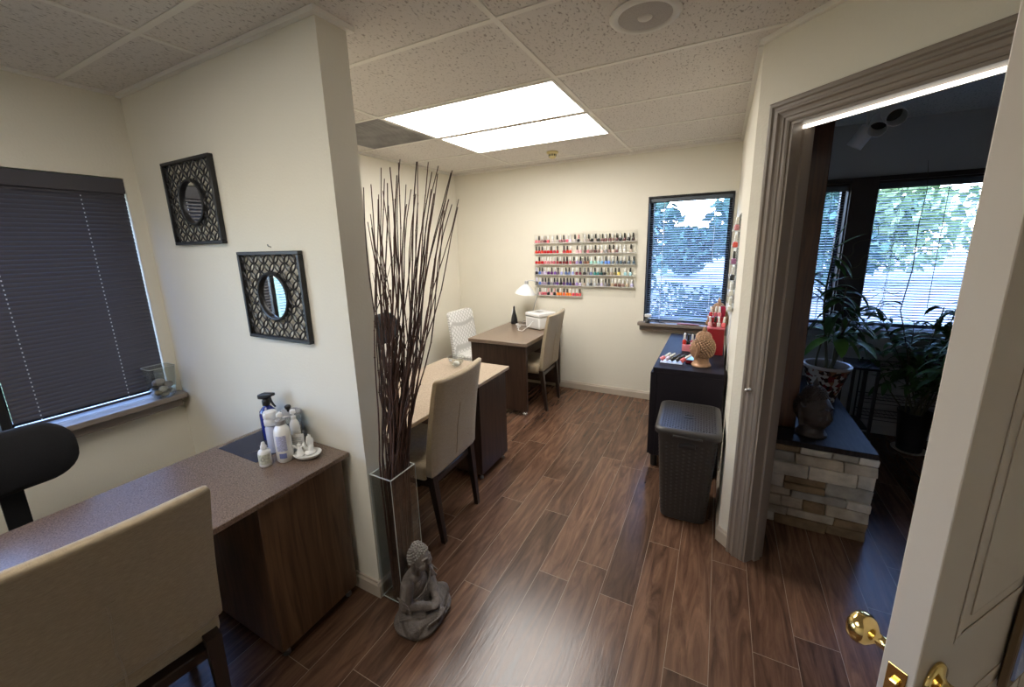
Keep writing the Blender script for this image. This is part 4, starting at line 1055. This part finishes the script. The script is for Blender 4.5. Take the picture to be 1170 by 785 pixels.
# glass bowl with candle on the middle desk
r = thing('glass_bowl', 'small clear glass bowl on the tan desk', 'bowl', (-1.735, 2.36, .7404))
m = MB(); m.lathe([(.001,.0),(.022,.0),(.036,.010),(.053,.030),(.062,.055),(.064,.072),(.061,.072),(.058,.055),(.049,.032),(.033,.014),(.001,.006)], n=40, cap=False); m.build('bowl_body', M['glass'], r)
m = MB(); m.tube([(.0625*math.cos(2*PI*k/40),.0625*math.sin(2*PI*k/40),.072) for k in range(41)], .0014, 6); m.build('rim', edge, r)
r = thing('tealight_candle', 'white candle inside the glass bowl', 'candle', (-1.735, 2.36, .7475))
m = MB(); m.lathe([(.001,0),(.020,0),(.022,.004),(.022,.018),(.019,.026),(.010,.030),(.001,.030)], n=24); m.build('wax', M['white'], r)

# ------------------------------------------------------------------ on the front desk
Z1 = .7404
r = thing('spray_bottle', 'cobalt blue spray bottle with black trigger on the speckled desk', 'spray bottle', (-1.895, 1.030, Z1), math.radians(8))
m = MB(); m.lathe([(.001,0),(.033,0),(.036,.004),(.036,.125),(.033,.145),(.020,.162),(.013,.170),(.013,.176)], n=32); m.build('bottle_body', M['navy'], r, angle=60)
m = MB(); m.lathe([(.016,.172),(.017,.176),(.017,.196),(.012,.203)], n=20); m.build('collar', M['black'], r)
m = MB(); m.loft([[V((x, y*w, z*h_+c_)) for y,z in rrect(.014,.013,.006,3)] for x,w,h_,c_ in ((-.040,.6,.55,.208),(-.034,1,.9,.212),(-.012,1.05,1.2,.217),(.015,1,1.1,.221),(.040,.8,.7,.229),(.055,.7,.55,.232),(.058,.55,.4,.232))]); m.build('trigger_head', M['black'], r)
m = MB(); m.tube([(.028,0,.216),(.034,0,.195),(.046,0,.180),(.058,0,.170)], [.006,.0055,.005,.004], 8); m.build('trigger', M['black'], r)
def pump_bottle(label, loc, rz, rad, h, body, collar, hcol=.018, sq_=1, head=.045, mpump=None):
    r = thing('pump_bottle', label, 'bottle', loc, rz); mp_ = mpump or M['white']
    m = MB(); m.lathe([(.001,0),(rad*.9,0),(rad,.005),(rad,h*.72),(rad*.93,h*.86),(rad*.6,h*.97),(rad*.42,h)], n=32, sx=1, sy=sq_); m.build('bottle_body', body, r, angle=60)
    m = MB(); m.lathe([(rad*.45,h+.0003),(rad*.48,h+.002),(rad*.48,h+hcol),(rad*.2,h+hcol+.002)], n=20); m.build('collar', collar, r)
    z = h+hcol+.002; m = MB(); m.tube([(0,0,z),(0,0,z+.016)], .0045, 10); m.loft([[V((x,y,zz_)) for x,y in rrect(.011*s,.011*s,.004*s,3)] for zz_,s in ((z+.012,.8),(z+.015,1.1),(z+.026,1.0),(z+.028,.8))]); m.tube([(.006,0,z+.021),(head*.7,0,z+.021),(head,0,z+.014)], [.006,.005,.004], 8)
    m.build('pump_head', mp_, r); return r
lotion = mat('milky_lotion_plastic', (.78,.77,.74), .28)
ltype = mat('printed_blue_label', (.42,.44,.62), .5, var=.55, scale=150, stretch=(1,1,6))
def label_patch(r, rad, h0, h1, a0, a1, m_, sy=1, n=14):
    m = MB(); k0 = [V((rad*math.cos(a0+(a1-a0)*k/n), sy*rad*math.sin(a0+(a1-a0)*k/n), 0)) for k in range(n+1)]
    out = [p*1.012 for p in k0]
    m.loft([[p+V((0,0,h0)) for p in k0+list(reversed(out))], [p+V((0,0,h1)) for p in k0+list(reversed(out))]]); return m.build('label', m_, r)
b_ = pump_bottle('big white lotion pump bottle with grey collar, tallest in the front of the cluster', (-1.638, .934, Z1), math.radians(150), .041, .165, lotion, pmat((.33,.33,.34)), .020, .8)
label_patch(b_, .0412, .055, .125, math.radians(130), math.radians(200), ltype, .8)
label_patch(b_, .0412, .022, .045, math.radians(140), math.radians(190), pmat(srgb(110,120,170),.5), .8)
r = thing('capped_bottle', 'translucent lavender bottle with a wide white cap beside the blue spray bottle', 'bottle', (-1.752, .960, Z1))
r.scale = (.86,.86,.94)
m = MB(); m.lathe([(.001,0),(.030,0),(.032,.004),(.032,.125),(.028,.134),(.024,.138)], n=28); m.build('bottle_body', mat('pale_lavender_plastic', (.52,.55,.68), .2), r, angle=60)
m = MB(); m.lathe([(.031,.1385),(.033,.141),(.033,.165),(.031,.171),(.031,.172),(.033,.176),(.033,.200),(.029,.206),(.001,.207)], n=28); m.build('cap', M['white'], r, angle=50)
r = thing('small_bottle', 'smallest white bottle with label at the very front of the cluster', 'bottle', (-1.668, .866, Z1))
r.scale = (.88,.88,1)
m = MB(); m.lathe([(.001,0),(.026,0),(.028,.003),(.028,.062),(.024,.070),(.012,.074)], n=28); m.build('bottle_body', M['white'], r, angle=60)
m = MB(); m.lathe([(.013,.0743),(.014,.076),(.014,.088),(.010,.094),(.007,.106),(.003,.108),(.001,.108)], n=20); m.build('nozzle_cap', M['white'], r)
label_patch(r, .0282, .014, .058, math.radians(-150), math.radians(20), mat('pale_olive_label', (.52,.53,.44), .6, var=.3, scale=120))
m = MB(); m.tube([(.0292*math.cos(math.radians(-50))+.007*math.cos(a)*.64, .0292*math.sin(math.radians(-50))+.007*math.cos(a)*.77, .038+.007*math.sin(a)) for a in [2*PI*k/16 for k in range(17)]], .0007, 5); m.build('label_emblem', pmat((.15,.16,.14)), r)
r = thing('lidded_glass_jar', 'clear glass jar with flat lid and black knob at the back of the cluster', 'jar', (-1.745, 1.040, Z1))
m = MB(); m.lathe([(.045,.0005),(.049,.004),(.049,.150),(.046,.150),(.046,.006),(.001,.006)], n=36, cap=False); m.build('jar_body', M['glass'], r)
m = MB(); m.lathe([(.001,.008),(.044,.008),(.044,.085),(.001,.09)], n=24); m.build('contents', mat('grey_cotton_contents', (.20,.21,.23), .8, var=.5, scale=60), r)
m = MB(); m.lathe([(.001,.1505),(.052,.1505),(.054,.154),(.050,.160),(.001,.162)], n=36); m.build('lid', mat('smoky_lid', (.30,.30,.31), .15), r)
m = MB(); m.lathe([(.006,.162),(.007,.172),(.013,.178),(.014,.188),(.010,.193),(.001,.194)], n=20); m.build('lid_knob', M['black'], r)
pump_bottle('slim white pump bottle between the glass jar and the card holder', (-1.668, 1.012, Z1), math.radians(150), .021, .150, lotion, M['white'], .014, 1, .03)
r = thing('card_holder', 'small clear acrylic holder with a printed card', 'card holder', (-1.625, .985, Z1), math.radians(38))
m = MB(); m.box(-.036,.036,-.002,0,0,.115); m.box(-.036,.036,-.008,-.0062,0,.115); m.box(-.036,.036,-.025,.020,-.0000,.0018) ; m.build('holder', M['clear'], r, smooth=False)
m = MB(); m.box(-.033,.033,-.0058,-.0024,.003,.098); cd = m.build('card', M['white'], r, smooth=False)
m = MB()
for k in range(7): m.box(-.024+.002*(k%3), .024-.004*(k%2), -.0060,-.00585, .025+.009*k, .0275+.009*k)
m.build('printed_lines', pmat((.35,.36,.42)), cd, smooth=False)
r = thing('trinket_dish', 'white oval ceramic dish at the corner end of the speckled desk', 'dish', (-1.560, .985, Z1), math.radians(25))
m = MB(); m.lathe([(.001,0),(.032,0),(.048,.008),(.058,.019),(.060,.023),(.056,.023),(.044,.013),(.028,.007),(.001,.006)], n=40, cap=False, sx=1.0, sy=.8); m.build('dish_body', M['whitecer'], r, angle=60)
r = thing('porcelain_figurine', 'white porcelain praying hands figurine standing in the white dish', 'figurine', (-1.562, 1.000, Z1+.0072), math.radians(60))
r.scale = (1.2,1.2,1.3)
m = MB()
m.ball((0,0,.008), .020, 3, (1,.8,.5)); m.capsule((.0,0,.01),(.004,0,.030),.012,.011)
for s in (-1,1):
    for j,(dx,L) in enumerate(((-.010,.066),(-.004,.074),(.002,.071),(.008,.060))):
        m.tube([(.004+dx*.6,s*.004,.028),(.004+dx,s*.0045,.05),(.004+dx*.8,s*.002,L)], [.0045,.0042,.0022], 8)
    m.tube([(-.010,s*.005,.022),(-.017,s*.004,.036),(-.016,s*.002,.050)], [.0045,.004,.0025], 8)
o = m.build('hands', M['whitecer'], r); remesh(o, .0012, 1)
r = thing('figurine', 'small white winged figurine on the front rim of the white dish', 'figurine', (-1.592, .972, Z1+.0078), math.radians(-40))
r.scale = (1.5,1.5,1.5)
m = MB(); m.lathe([(.012,0),(.013,.004),(.008,.016),(.005,.026),(.0035,.030)], n=16); m.ball((0,0,.035), .0062, 2)
for s in (-1,1): m.capsule((0,s*.004,.024),(0,s*.015,.034),.003,.004); m.capsule((0,s*.015,.034),(-.001,s*.018,.020),.004,.002)
remesh(m.build('body', M['whitecer'], r), .0011, 1)
r = thing('desk_mat', 'dark navy square mat with fine line drawing on the speckled desk', 'mat', (-1.875, .972, Z1), 0)
m = MB(); m.box(-.148,.148,-.115,.120,0,.0020,.0005,1); m.build('mat_sheet', M['mat_navy'], r, smooth=False)
m = MB(); rr2 = random.Random(3)
def branch(p, a, L, d):
    q = p + V((math.cos(a),math.sin(a),0))*L; m.tube([p,q], .0006, 4)
    if d:
        for s in (-.5,.1,.6): branch(q, a+s+rr2.uniform(-.2,.2), L*.68, d-1)
branch(V((.03,-.10,.0025)), 1.2, .045, 3); m.build('line_drawing', pmat((.20,.16,.15)), r, smooth=False)

# ------------------------------------------------------------------ stones jar on the left sill
r = thing('square_glass_vase', 'clear square glass vase half filled with river stones on the left sill', 'vase', (LW+.068, .985, .8184), 0)
m = MB(); G = [(.001,.028),(.006,.038),(.030,.046),(.10,.052),(.185,.058)]
m.loft([[V((x,y,z)) for x,y in rrect(w_,w_*1.10,.018,5)] for z,w_ in G] + [[V((x,y,z)) for x,y in rrect(w_-.003,w_*1.10-.003,.016,5)] for z,w_ in reversed(G[1:])]); m.build('vase_body', M['glass'], r)
m = MB(); rp = [V((x,y,.185)) for x,y in rrect(.0565,.0625,.017,5)]; m.tube(rp+[rp[0]], .0014, 6); m.build('rim', edge, r)
rs_ = random.Random(5)
SC = [((.33,.28,.25),'rounded mauve grey'),((.16,.13,.11),'dark brown'),((.55,.53,.47),'white patterned'),((.22,.21,.20),'grey'),((.25,.20,.13),'olive brown'),((.30,.29,.27),'light grey'),((.12,.11,.10),'blackish'),((.40,.36,.30),'pale tan'),((.19,.17,.18),'slate'),((.27,.22,.18),'warm brown')]
pos = [(0,-.012,.094,.026),(.012,.024,.072,.022),(.024,-.004,.056,.019),(.008,.022,.046,.018),(.018,-.026,.040,.018),(-.012,.004,.068,.020),(-.012,-.026,.066,.018),(.010,.004,.022,.019),(-.012,.022,.034,.019),(-.010,-.018,.030,.018)]
for (c_,nm),(x,y,z,q) in zip(SC,pos):
    m = MB(); m.ball((0,0,0), q, 3, (1,1.15,.78), Euler((rs_.uniform(-.5,.5),rs_.uniform(-.5,.5),0)).to_matrix()); o = m.build('river_stone', mat('stone_'+nm.replace(' ','_'), c_, .5, var=.2, scale=40)); o.location = (LW+.068+x,.985+y,.8184+z)
    tag(o, nm+' river stone in the square glass vase', 'stone', 'river stones in the sill vase')
# ------------------------------------------------------------------ adjoining room
r = thing('stone_half_wall', 'low stacked ledgestone wall with dark slab seen through the doorway', 'half wall', (.222, 2.50, 0))
st_m = [mat('ledgestone_cream', (.50,.45,.37), .9, var=.25, scale=14, bump=.9, bscale=22), mat('ledgestone_brown', (.20,.135,.075), .9, var=.3, scale=14, bump=.9, bscale=22), mat('ledgestone_grey', (.30,.28,.24), .9, var=.25, scale=14, bump=.9, bscale=22), mat('ledgestone_tan', (.40,.34,.26), .9, var=.25, scale=14, bump=.9, bscale=22)]
m = MB(); rsn = random.Random(21)
WL, HT = .588, .498
def stone(x0,x1,z0,z1,face):
    d = rsn.uniform(.0,.020); m.mi = rsn.choices([0,1,2,3],[5,3,3,3])[0]; g = .0016
    if face == 'f': m.box(x0+g,x1-g,.004-d,.05,z0+g,z1-g,.005,2)
    else: m.box(WL-.05,WL-.004+d,x0+g,x1-g,z0+g,z1-g,.005,2)
for face, Lx in (('f',WL-.0),('s',1.30)):
    z = 0.001; 
    while z < HT-.01:
        h = min(rsn.choice([.050,.062,.070,.082]), HT-z)
        if HT-z-h < .03: h = HT-z
        x = .0 if face == 'f' else .052
        while x < Lx-.01:
            w_ = rsn.uniform(.10,.27)
            if Lx-x-w_ < .07: w_ = Lx-x
            if h > .068 and rsn.random() < .3 and w_ > .13: stone(x,x+w_,z,z+h*.5,face); stone(x,x+w_,z+h*.5,z+h,face)
            else: stone(x,x+w_,z,z+h,face)
            x += w_
        z += h
m.mi = 2; m.box(.0,WL-.052,.052,1.30,.001,HT)
so_ = m.build('stone_cladding', st_m, r, smooth=False)
dt = None
for me_ in (so_.data,):
    for v in me_.vertices:
        q = V(v.co)*40; v.co.x += .0022*math.sin(q.z*1.7+q.y*2.3); v.co.y += .0024*math.sin(q.x*1.9+q.z*2.9) ; v.co.z += .0012*math.sin(q.x*1.3)
m = MB(); m.box(.0,WL-.008,-.012,1.31,.4985,.530,.003,1); m.build('slab_top', M['slab'], r)
r = thing('wooden_column', 'reddish brown wooden column standing on the stone half wall', 'column', (.36, 2.72, .5304))
m = MB(); m.box(-.13,.105,-.05,.10,0,H-.5304-.001,.004,1); m.build('post', M['colwood'], r)
# mosaic pot
r = thing('mosaic_pot', 'red, brown and white mosaic plant pot on the dark slab', 'pot', (.700, 3.27, .5304))
pm, nt, b = new_mat('mosaic_tiles'); tc = nt.nodes.new('ShaderNodeTexCoord'); vo = nt.nodes.new('ShaderNodeTexVoronoi'); vo.inputs['Scale'].default_value = 45; nt.links.new(tc.outputs['Object'], vo.inputs['Vector'])
rp_ = nt.nodes.new('ShaderNodeValToRGB'); rp_.color_ramp.interpolation = 'CONSTANT'; e_ = rp_.color_ramp.elements; e_[0].color = (.05,.02,.015,1); e_[1].position = .72; e_[1].color = (.55,.50,.45,1)
for p_, c_ in ((.25,(.20,.03,.03,1)),(.45,(.28,.14,.08,1)),(.6,(.10,.05,.04,1))): x = e_.new(p_); x.color = c_
sx_ = nt.nodes.new('ShaderNodeSeparateColor'); nt.links.new(vo.outputs['Color'], sx_.inputs[0]); nt.links.new(sx_.outputs[0], rp_.inputs['Fac']); nt.links.new(rp_.outputs['Color'], b.inputs['Base Color']); b.inputs['Roughness'].default_value = .2
m = MB(); m.lathe([(.001,0),(.070,0),(.074,.006),(.086,.07),(.108,.15),(.126,.215),(.132,.238)], n=40, cap=False); m.build('pot_body', pm, r)
m = MB(); m.lathe([(.132,.236),(.138,.240),(.138,.254),(.131,.259),(.120,.255),(.118,.200)], n=40, cap=False); m.build('rim', mat('pot_rim_glaze', (.50,.46,.46), .2), r)
m = MB(); m.lathe([(.001,.205),(.06,.208),(.1175,.203)], n=24, cap=False); m.build('soil', mat('soil', (.02,.013,.009), .95, bump=1, bscale=80), r)

def leaf(m, base, d, L, w, droop, roll=0, n=7):
    d = V(d).normalized(); side = d.cross(V((0,0,1)))
    side = side.normalized() if side.length > .05 else V((1,0,0))
    side = (Matrix.Rotation(roll,3,d) @ side); p = V(base); rows = []; cur = d.copy()
    for k in range(n+1):
        t = k/n; ww = w*math.sin(PI*min(1,(t*.92+.06)))**.8*(1 if t < .95 else .3)
        nrm = side.cross(cur).normalized()
        rows.append([p-side*ww+nrm*ww*.25, p, p+side*ww+nrm*ww*.25])
        cur = (cur + V((0,0,-droop/n*1.6))).normalized(); p = p+cur*(L/n)
    vs = [[m.bm.verts.new(q) for q in r_] for r_ in rows]
    for a, b__ in zip(vs, vs[1:]):
        for i in (0,1): m.bm.faces.new((a[i],a[i+1],b__[i+1],b__[i])).material_index = m.mi
def in_room(p): return p.y < BY-.06
def plant(name, label, loc, stems, lm, group=None, seed=1, leafL=(.12,.22), leafw=(.014,.026)):
    r = thing(name, label, 'plant', loc); g = random.Random(seed)
    ms = MB(); ml = MB()
    for (bx,by,z0,tx,ty,tz,nl,rad) in stems:
        pts = []; n = 12; ph = g.uniform(0,6)
        for k in range(n+1):
            t = k/n; pts.append(V((bx+(tx-bx)*t+.018*math.sin(ph+t*6), by+(ty-by)*t+.012*math.cos(ph+t*5), z0+(tz-z0)*t)))
        ms.tube(pts, [rad*(1-.55*k/n) for k in range(n+1)], 6)
        for q in range(nl):
            t = .42+.58*(q+g.random()*.6)/nl; k = min(n-1,int(t*n)); p = pts[k].lerp(pts[k+1], t*n-k) if t < 1 else pts[-1]
            a = g.uniform(0,2*PI); el = g.uniform(.05,1.0)
            d = V((math.cos(a)*math.cos(el), math.sin(a)*math.cos(el)*.8, math.sin(el)))
            Lf = g.uniform(*leafL)
            if (V(loc)+p+d*Lf).y > BY-.08: d.y = -abs(d.y)
            leaf(ml, p, d, Lf, g.uniform(*leafw), g.uniform(.3,1.5), g.uniform(-.5,.5))
    ms.build('stems', M['stem'], r); o = ml.build('leaves', lm, r, angle=80)
    return r, g
p1, g1 = plant('corn_plant', 'leggy corn plant with long curled leaves growing in the mosaic pot', (.700,3.27,.735), [(-.02,0,0,-.06,.02,.82,12,.010),(.03,.01,0,.05,-.03,.58,22,.010),(.0,-.03,0,.10,-.02,.45,18,.009),(-.04,.03,0,-.02,.05,.64,14,.007),(.02,.02,0,.22,.02,.50,6,.004)], M['leafd'], seed=4, leafL=(.13,.24), leafw=(.012,.022))
ml = MB()
for a, el, L, w_ in ((2.4,.75,.26,.045),(.5,.7,.27,.045),(-.6,.35,.26,.04),(3.6,.2,.25,.04),(1.4,.6,.22,.035),(-1.6,.3,.22,.04)):
    leaf(ml, (.03,-.02,.24), (math.cos(a)*math.cos(el),math.sin(a)*math.cos(el),math.sin(el)), L, w_, .9)
leaf(ml, (-.06,.02,.80), (.28,0,1), .20, .017, .2); leaf(ml, (-.06,.02,.80), (.65,.1,.75), .22, .020, .4); leaf(ml, (-.06,.02,.78), (.3,-.2,-.1), .20, .024, .8)
ml.build('broad_leaves', M['leaf'], p1, angle=80)
ms = MB(); gg = random.Random(9)
for k in range(7):
    a = gg.uniform(-.4,1.2); p = V((.02,-.01,.35+.07*k)); pts = [p]
    for q in range(14):
        a2 = a+.9*math.sin(q*.8+k); p = p+V((math.cos(a2)*.026, gg.uniform(-.006,.006), math.sin(a2)*.016+.004)); pts.append(p)
    ms.tube(pts, .0016, 5)
ms.build('curly_tendrils', M['stem'], p1)
# tall plant in a black floor pot
r = thing('floor_pot', 'tall black plant pot on a white saucer standing on the dark floor', 'pot', (1.40, 3.86, 0))
m = MB(); m.lathe([(.001,.010),(.070,.010),(.074,.014),(.098,.30),(.104,.31),(.104,.325),(.096,.325),(.092,.27)], n=36, cap=False); m.build('pot_body', M['black'], r)
m = MB(); m.lathe([(.001,.0005),(.085,.0005),(.102,.012),(.105,.018),(.100,.018),(.084,.0065),(.001,.0065)], n=36, cap=False); m.build('saucer', M['offw'], r)
m = MB(); m.lathe([(.001,.272),(.0925,.270)], n=24, cap=False); m.build('soil', M['twig'], r)
stems = [(0,0,0,0.02,-.02,.85,26,.008)]
gs = random.Random(77)
for k in range(13):
    a = gs.uniform(0,2*PI); d = gs.uniform(.1,.42); ty = max(-.42, min(.14, math.sin(a)*d)); stems.append((gs.uniform(-.03,.03),gs.uniform(-.03,.03),0,math.cos(a)*d,ty,gs.uniform(.45,.98),26,.005))
plant('ficus_plant', 'dense dark leafy plant in the black floor pot by the far window', (1.40,3.86,.275), stems, M['leafd'], seed=8, leafL=(.10,.19), leafw=(.013,.024))
o = MB().tube([(1.19,3.80,1.1),(1.215,3.80,1.4),(1.205,3.80,1.7),(1.215,3.80,1.93),(1.195,3.80,2.12)], [.0035,.003,.0025,.002,.001], 6).build('bare_stem', M['stem'])
tag(o, 'single tall bare plant stem rising in front of the far window', 'stem')
ob = o; ob.data.transform(Matrix.Identity(4))
m = MB(); m.tube([(1.34,3.84,.28),(1.30,3.83,.7),(1.22,3.81,1.0),(1.19,3.80,1.098)], [.006,.005,.004,.0035], 6); m.build('lower_stem', M['stem'], ob)
# black stand beside slab and wire shelf behind
r = thing('plant_stand', 'black glossy topped stand behind the dark slab', 'stand', (1.00, 3.62, 0))
m = MB(); m.box(-.10,.055,-.12,.16,.700,.718,.003,1); m.build('stand_top', mat('glossy_black_top', (.02,.02,.025), .08), r)
for x in (-.09,.045):
    for y in (-.11,.15): m = MB(); m.box(x-.009,x+.009,y-.009,y+.009,.0005,.6995); m.build('leg', M['black'], r, smooth=False)
m = MB(); m.box(-.085,.04,-.10,.14,.25,.262); m.build('shelf', M['black'], r, smooth=False)
r = thing('wire_rack', 'low black wire rack under the far window behind the plants', 'rack', (1.40, 4.00, 0))
for x in (-.30,.32):
    m = MB(); m.tube([(x,-.08,.0005),(x,-.08,.66)], .006, 8); m.tube([(x,.08,.0005),(x,.08,.66)], .006, 8); m.build('post', M['black'], r)
for z in (.22,.36,.64):
    m = MB(); 
    for y in (-.08,.08): m.tube([(-.30,y,z),(.32,y,z)], .0035, 6); m.tube([(-.30,y,z-.03),(.32,y,z-.03)], .0025, 6)
    for k in range(22): x = -.29+.029*k; m.tube([(x,-.08,z+.003),(x,.08,z+.003)], .0015, 5)
    m.build('wire_shelf', M['black'], r)
# track light on the far ceiling
r = thing('track_light', 'white track light with three round heads on the dim room ceiling', 'light', (.72, 3.03, H), PI/2)
m = MB(); m.box(-.25,.35,-.018,.018,-.022,-.0006,.002,1); m.build('track', M['offw'], r)
for k,(x,ang,dirn) in enumerate(((.22,-.2,(.15,.45,-.75)),(-.02,.3,(-.75,.25,-.55)),(-.20,.2,(-.85,.0,-.45)))):
    d = V(dirn).normalized(); c = V((x,0,-.225))
    m = MB(); m.tube([(x,0,-.0225),(x,0,-.06),c], .007, 8); m.build('bracket', M['offw'], r)
    q = V((0,0,1)).rotation_difference(d).to_matrix()
    m = MB(); m.lathe([(.001,-.060),(.036,-.060),(.042,-.054),(.042,.062),(.039,.062),(.038,-.03),(.001,-.03)], c+d*.03, 28, cap=False, rot=q); o = m.build('lamp_head', M['white'], r)
    m = MB(); m.lathe([(.001,-.018),(.037,-.016),(.037,-.028),(.001,-.028)], c+d*.03, 24, rot=q); m.build('bulb', M['black'], o)
# baseboard return

# ------------------------------------------------------------------ outdoors
m = MB(); m.box(-30,30,BY+.3,60,-.5,-.35); struct(m.build('ground', mat('pale_sunlit_paving', (.30,.30,.29), .9, var=.15, scale=.6), smooth=False), 'pale ground outside the windows', 'ground')
m = MB(); m.box(-30,LW-.3,-20,BY+.29,-.5,-.35); struct(m.build('ground_side', mat('grass_ground', (.12,.17,.06), .95, var=.3, scale=2), smooth=False), 'ground outside the left window', 'ground')
def foliage(m, c, R, n, g, s=.16):
    for k in range(n):
        d = V((g.gauss(0,1),g.gauss(0,1),g.gauss(0,1))).normalized()*R*g.uniform(.55,1)**.5
        p = V(c)+V((d.x,d.y,d.z*.85)); a = V((g.gauss(0,1),g.gauss(0,1),g.gauss(0,1))).normalized(); b__ = a.cross(V((.3,.5,.8))).normalized()
        m.quad([p-a*s*.5, p+b__*s*.3, p+a*s*.5, p-b__*s*.3])
def tree(label, loc, h, R, n, lm, seed, s=.42):
    r = thing('garden_tree', label, 'tree', loc, group='trees outside the windows'); g = random.Random(seed)
    m = MB(); m.tube([(0,0,0),(.05,0,h*.3),(0,.05,h*.6)], [.16,.12,.07], 8)
    for k in range(6): a = k*1.05; m.tube([(0,.02,h*.35),(math.cos(a)*R*.4,math.sin(a)*R*.4,h*.62)], [.06,.02], 6)
    m.build('trunk', M['stem'], r)
    m = MB()
    for k in range(7): a = g.uniform(0,6.3); q = g.uniform(0,R*.55); foliage(m, (math.cos(a)*q,math.sin(a)*q,h*.5+g.uniform(-.3,.3)*h*.5), R*.6, n//4, g, s)
    m.build('crown', lm, r, smooth=False)
lf1 = mat('outdoor_leaf_green', (.24,.34,.17), .6, var=.3, scale=2); lf2 = mat('outdoor_leaf_blue_green', (.05,.12,.09), .6, var=.3, scale=2)
tree('garden tree seen at upper left of the polish wall window', (-3.6, 14.0, -.35), 4.2, 2.6, 1500, lf2, 1)
tree('garden tree seen at upper right of the polish wall window', (1.6, 15.5, -.35), 4.4, 2.3, 1500, lf2, 2)
tree('distant garden tree seen between two nearer trees in the polish wall window', (-1.6, 24.0, -.35), 3.0, 1.8, 1300, lf2, 9)
tree('pale green tree seen through the narrow far window', (5.0, 21, -.35), 5, 3.0, 1500, lf1, 3)
tree('pale green tree seen through the wide far window', (11.2, 21, -.35), 5.4, 3.6, 1700, lf1, 4)
tree('pale green tree seen near the right end of the wide far window', (18.0, 22, -.35), 5.4, 3.6, 1700, lf1, 5)
r = thing('garden_shrub', 'dark shrub just outside the window beside the polish racks', 'shrub', (-.25, 6.3, -.35)); g = random.Random(6)
m = MB()
for k in range(8): a = k*.8; m.tube([(0,0,0),(math.cos(a)*.35,math.sin(a)*.3,.9)], [.02,.008], 5)
m.build('branches', M['stem'], r)
m = MB()
for k in range(9): foliage(m, (g.uniform(-.5,.5),g.uniform(-.3,.3),g.uniform(.35,1.05)), .42, 190, g, .10)
m.build('shrub_leaves', lf2, r, smooth=False)
# ------------------------------------------------------------------ camera, world
cam = bpy.data.cameras.new('camera'); co = bpy.data.objects.new('camera', cam); COL.objects.link(co)
Rw = Matrix(((0.88873, 0.45772, -0.02543), (0.07348, -0.197, -0.97765), (-0.4525, 0.867, -0.20872)))
rx, dn, fw = Rw[0].normalized(), Rw[1].normalized(), Rw[2].normalized()
up = (-dn - fw*(-dn).dot(fw)).normalized(); rt = fw.cross(up).normalized()
mw = Matrix((rt, up, -fw)).transposed().to_4x4(); mw.translation = V((0,0,1.640)); co.matrix_world = mw
cam.sensor_width = 36; cam.lens = 450.561/1170*36
cam.shift_x = (585-587.3)/1170; cam.shift_y = (375.2-392.5)/1170; cam.clip_start = .02
scene.camera = co
w = bpy.data.worlds.new('sky'); scene.world = w; w.use_nodes = True; nt = w.node_tree
bg = nt.nodes['Background']; sk = nt.nodes.new('ShaderNodeTexSky'); sk.sky_type = 'NISHITA'; sk.sun_disc = False
sk.sun_elevation = math.radians(48); sk.sun_rotation = math.radians(150); sk.air_density = 1.3; sk.dust_density = .6
tn = nt.nodes.new('ShaderNodeMixRGB'); tn.blend_type = 'MULTIPLY'; tn.inputs[0].default_value = 1; tn.inputs[2].default_value = (.80,.84,1.10,1)
nt.links.new(sk.outputs[0], tn.inputs[1]); nt.links.new(tn.outputs[0], bg.inputs[0]); bg.inputs[1].default_value = 1.8
sun = bpy.data.lights.new('sun', 'SUN'); sun.energy = 3; sun.angle = .01; sun.color = (1,.95,.88)
so = bpy.data.objects.new('sun', sun); COL.objects.link(so); so.rotation_euler = (math.radians(42), 0, math.radians(25))
vs = scene.view_settings; scene.display_settings.display_device = 'sRGB'
vs.view_transform = 'Standard'; vs.look = 'None'; vs.gamma = 1; vs.use_curve_mapping = False; vs.exposure = .54
scene.cycles.use_denoising = True
scene.cycles.max_bounces = 10; scene.cycles.diffuse_bounces = 5; scene.cycles.transparent_max_bounces = 24
scene.cycles.sample_clamp_indirect = 6; scene.cycles.caustics_reflective = False; scene.cycles.caustics_refractive = False
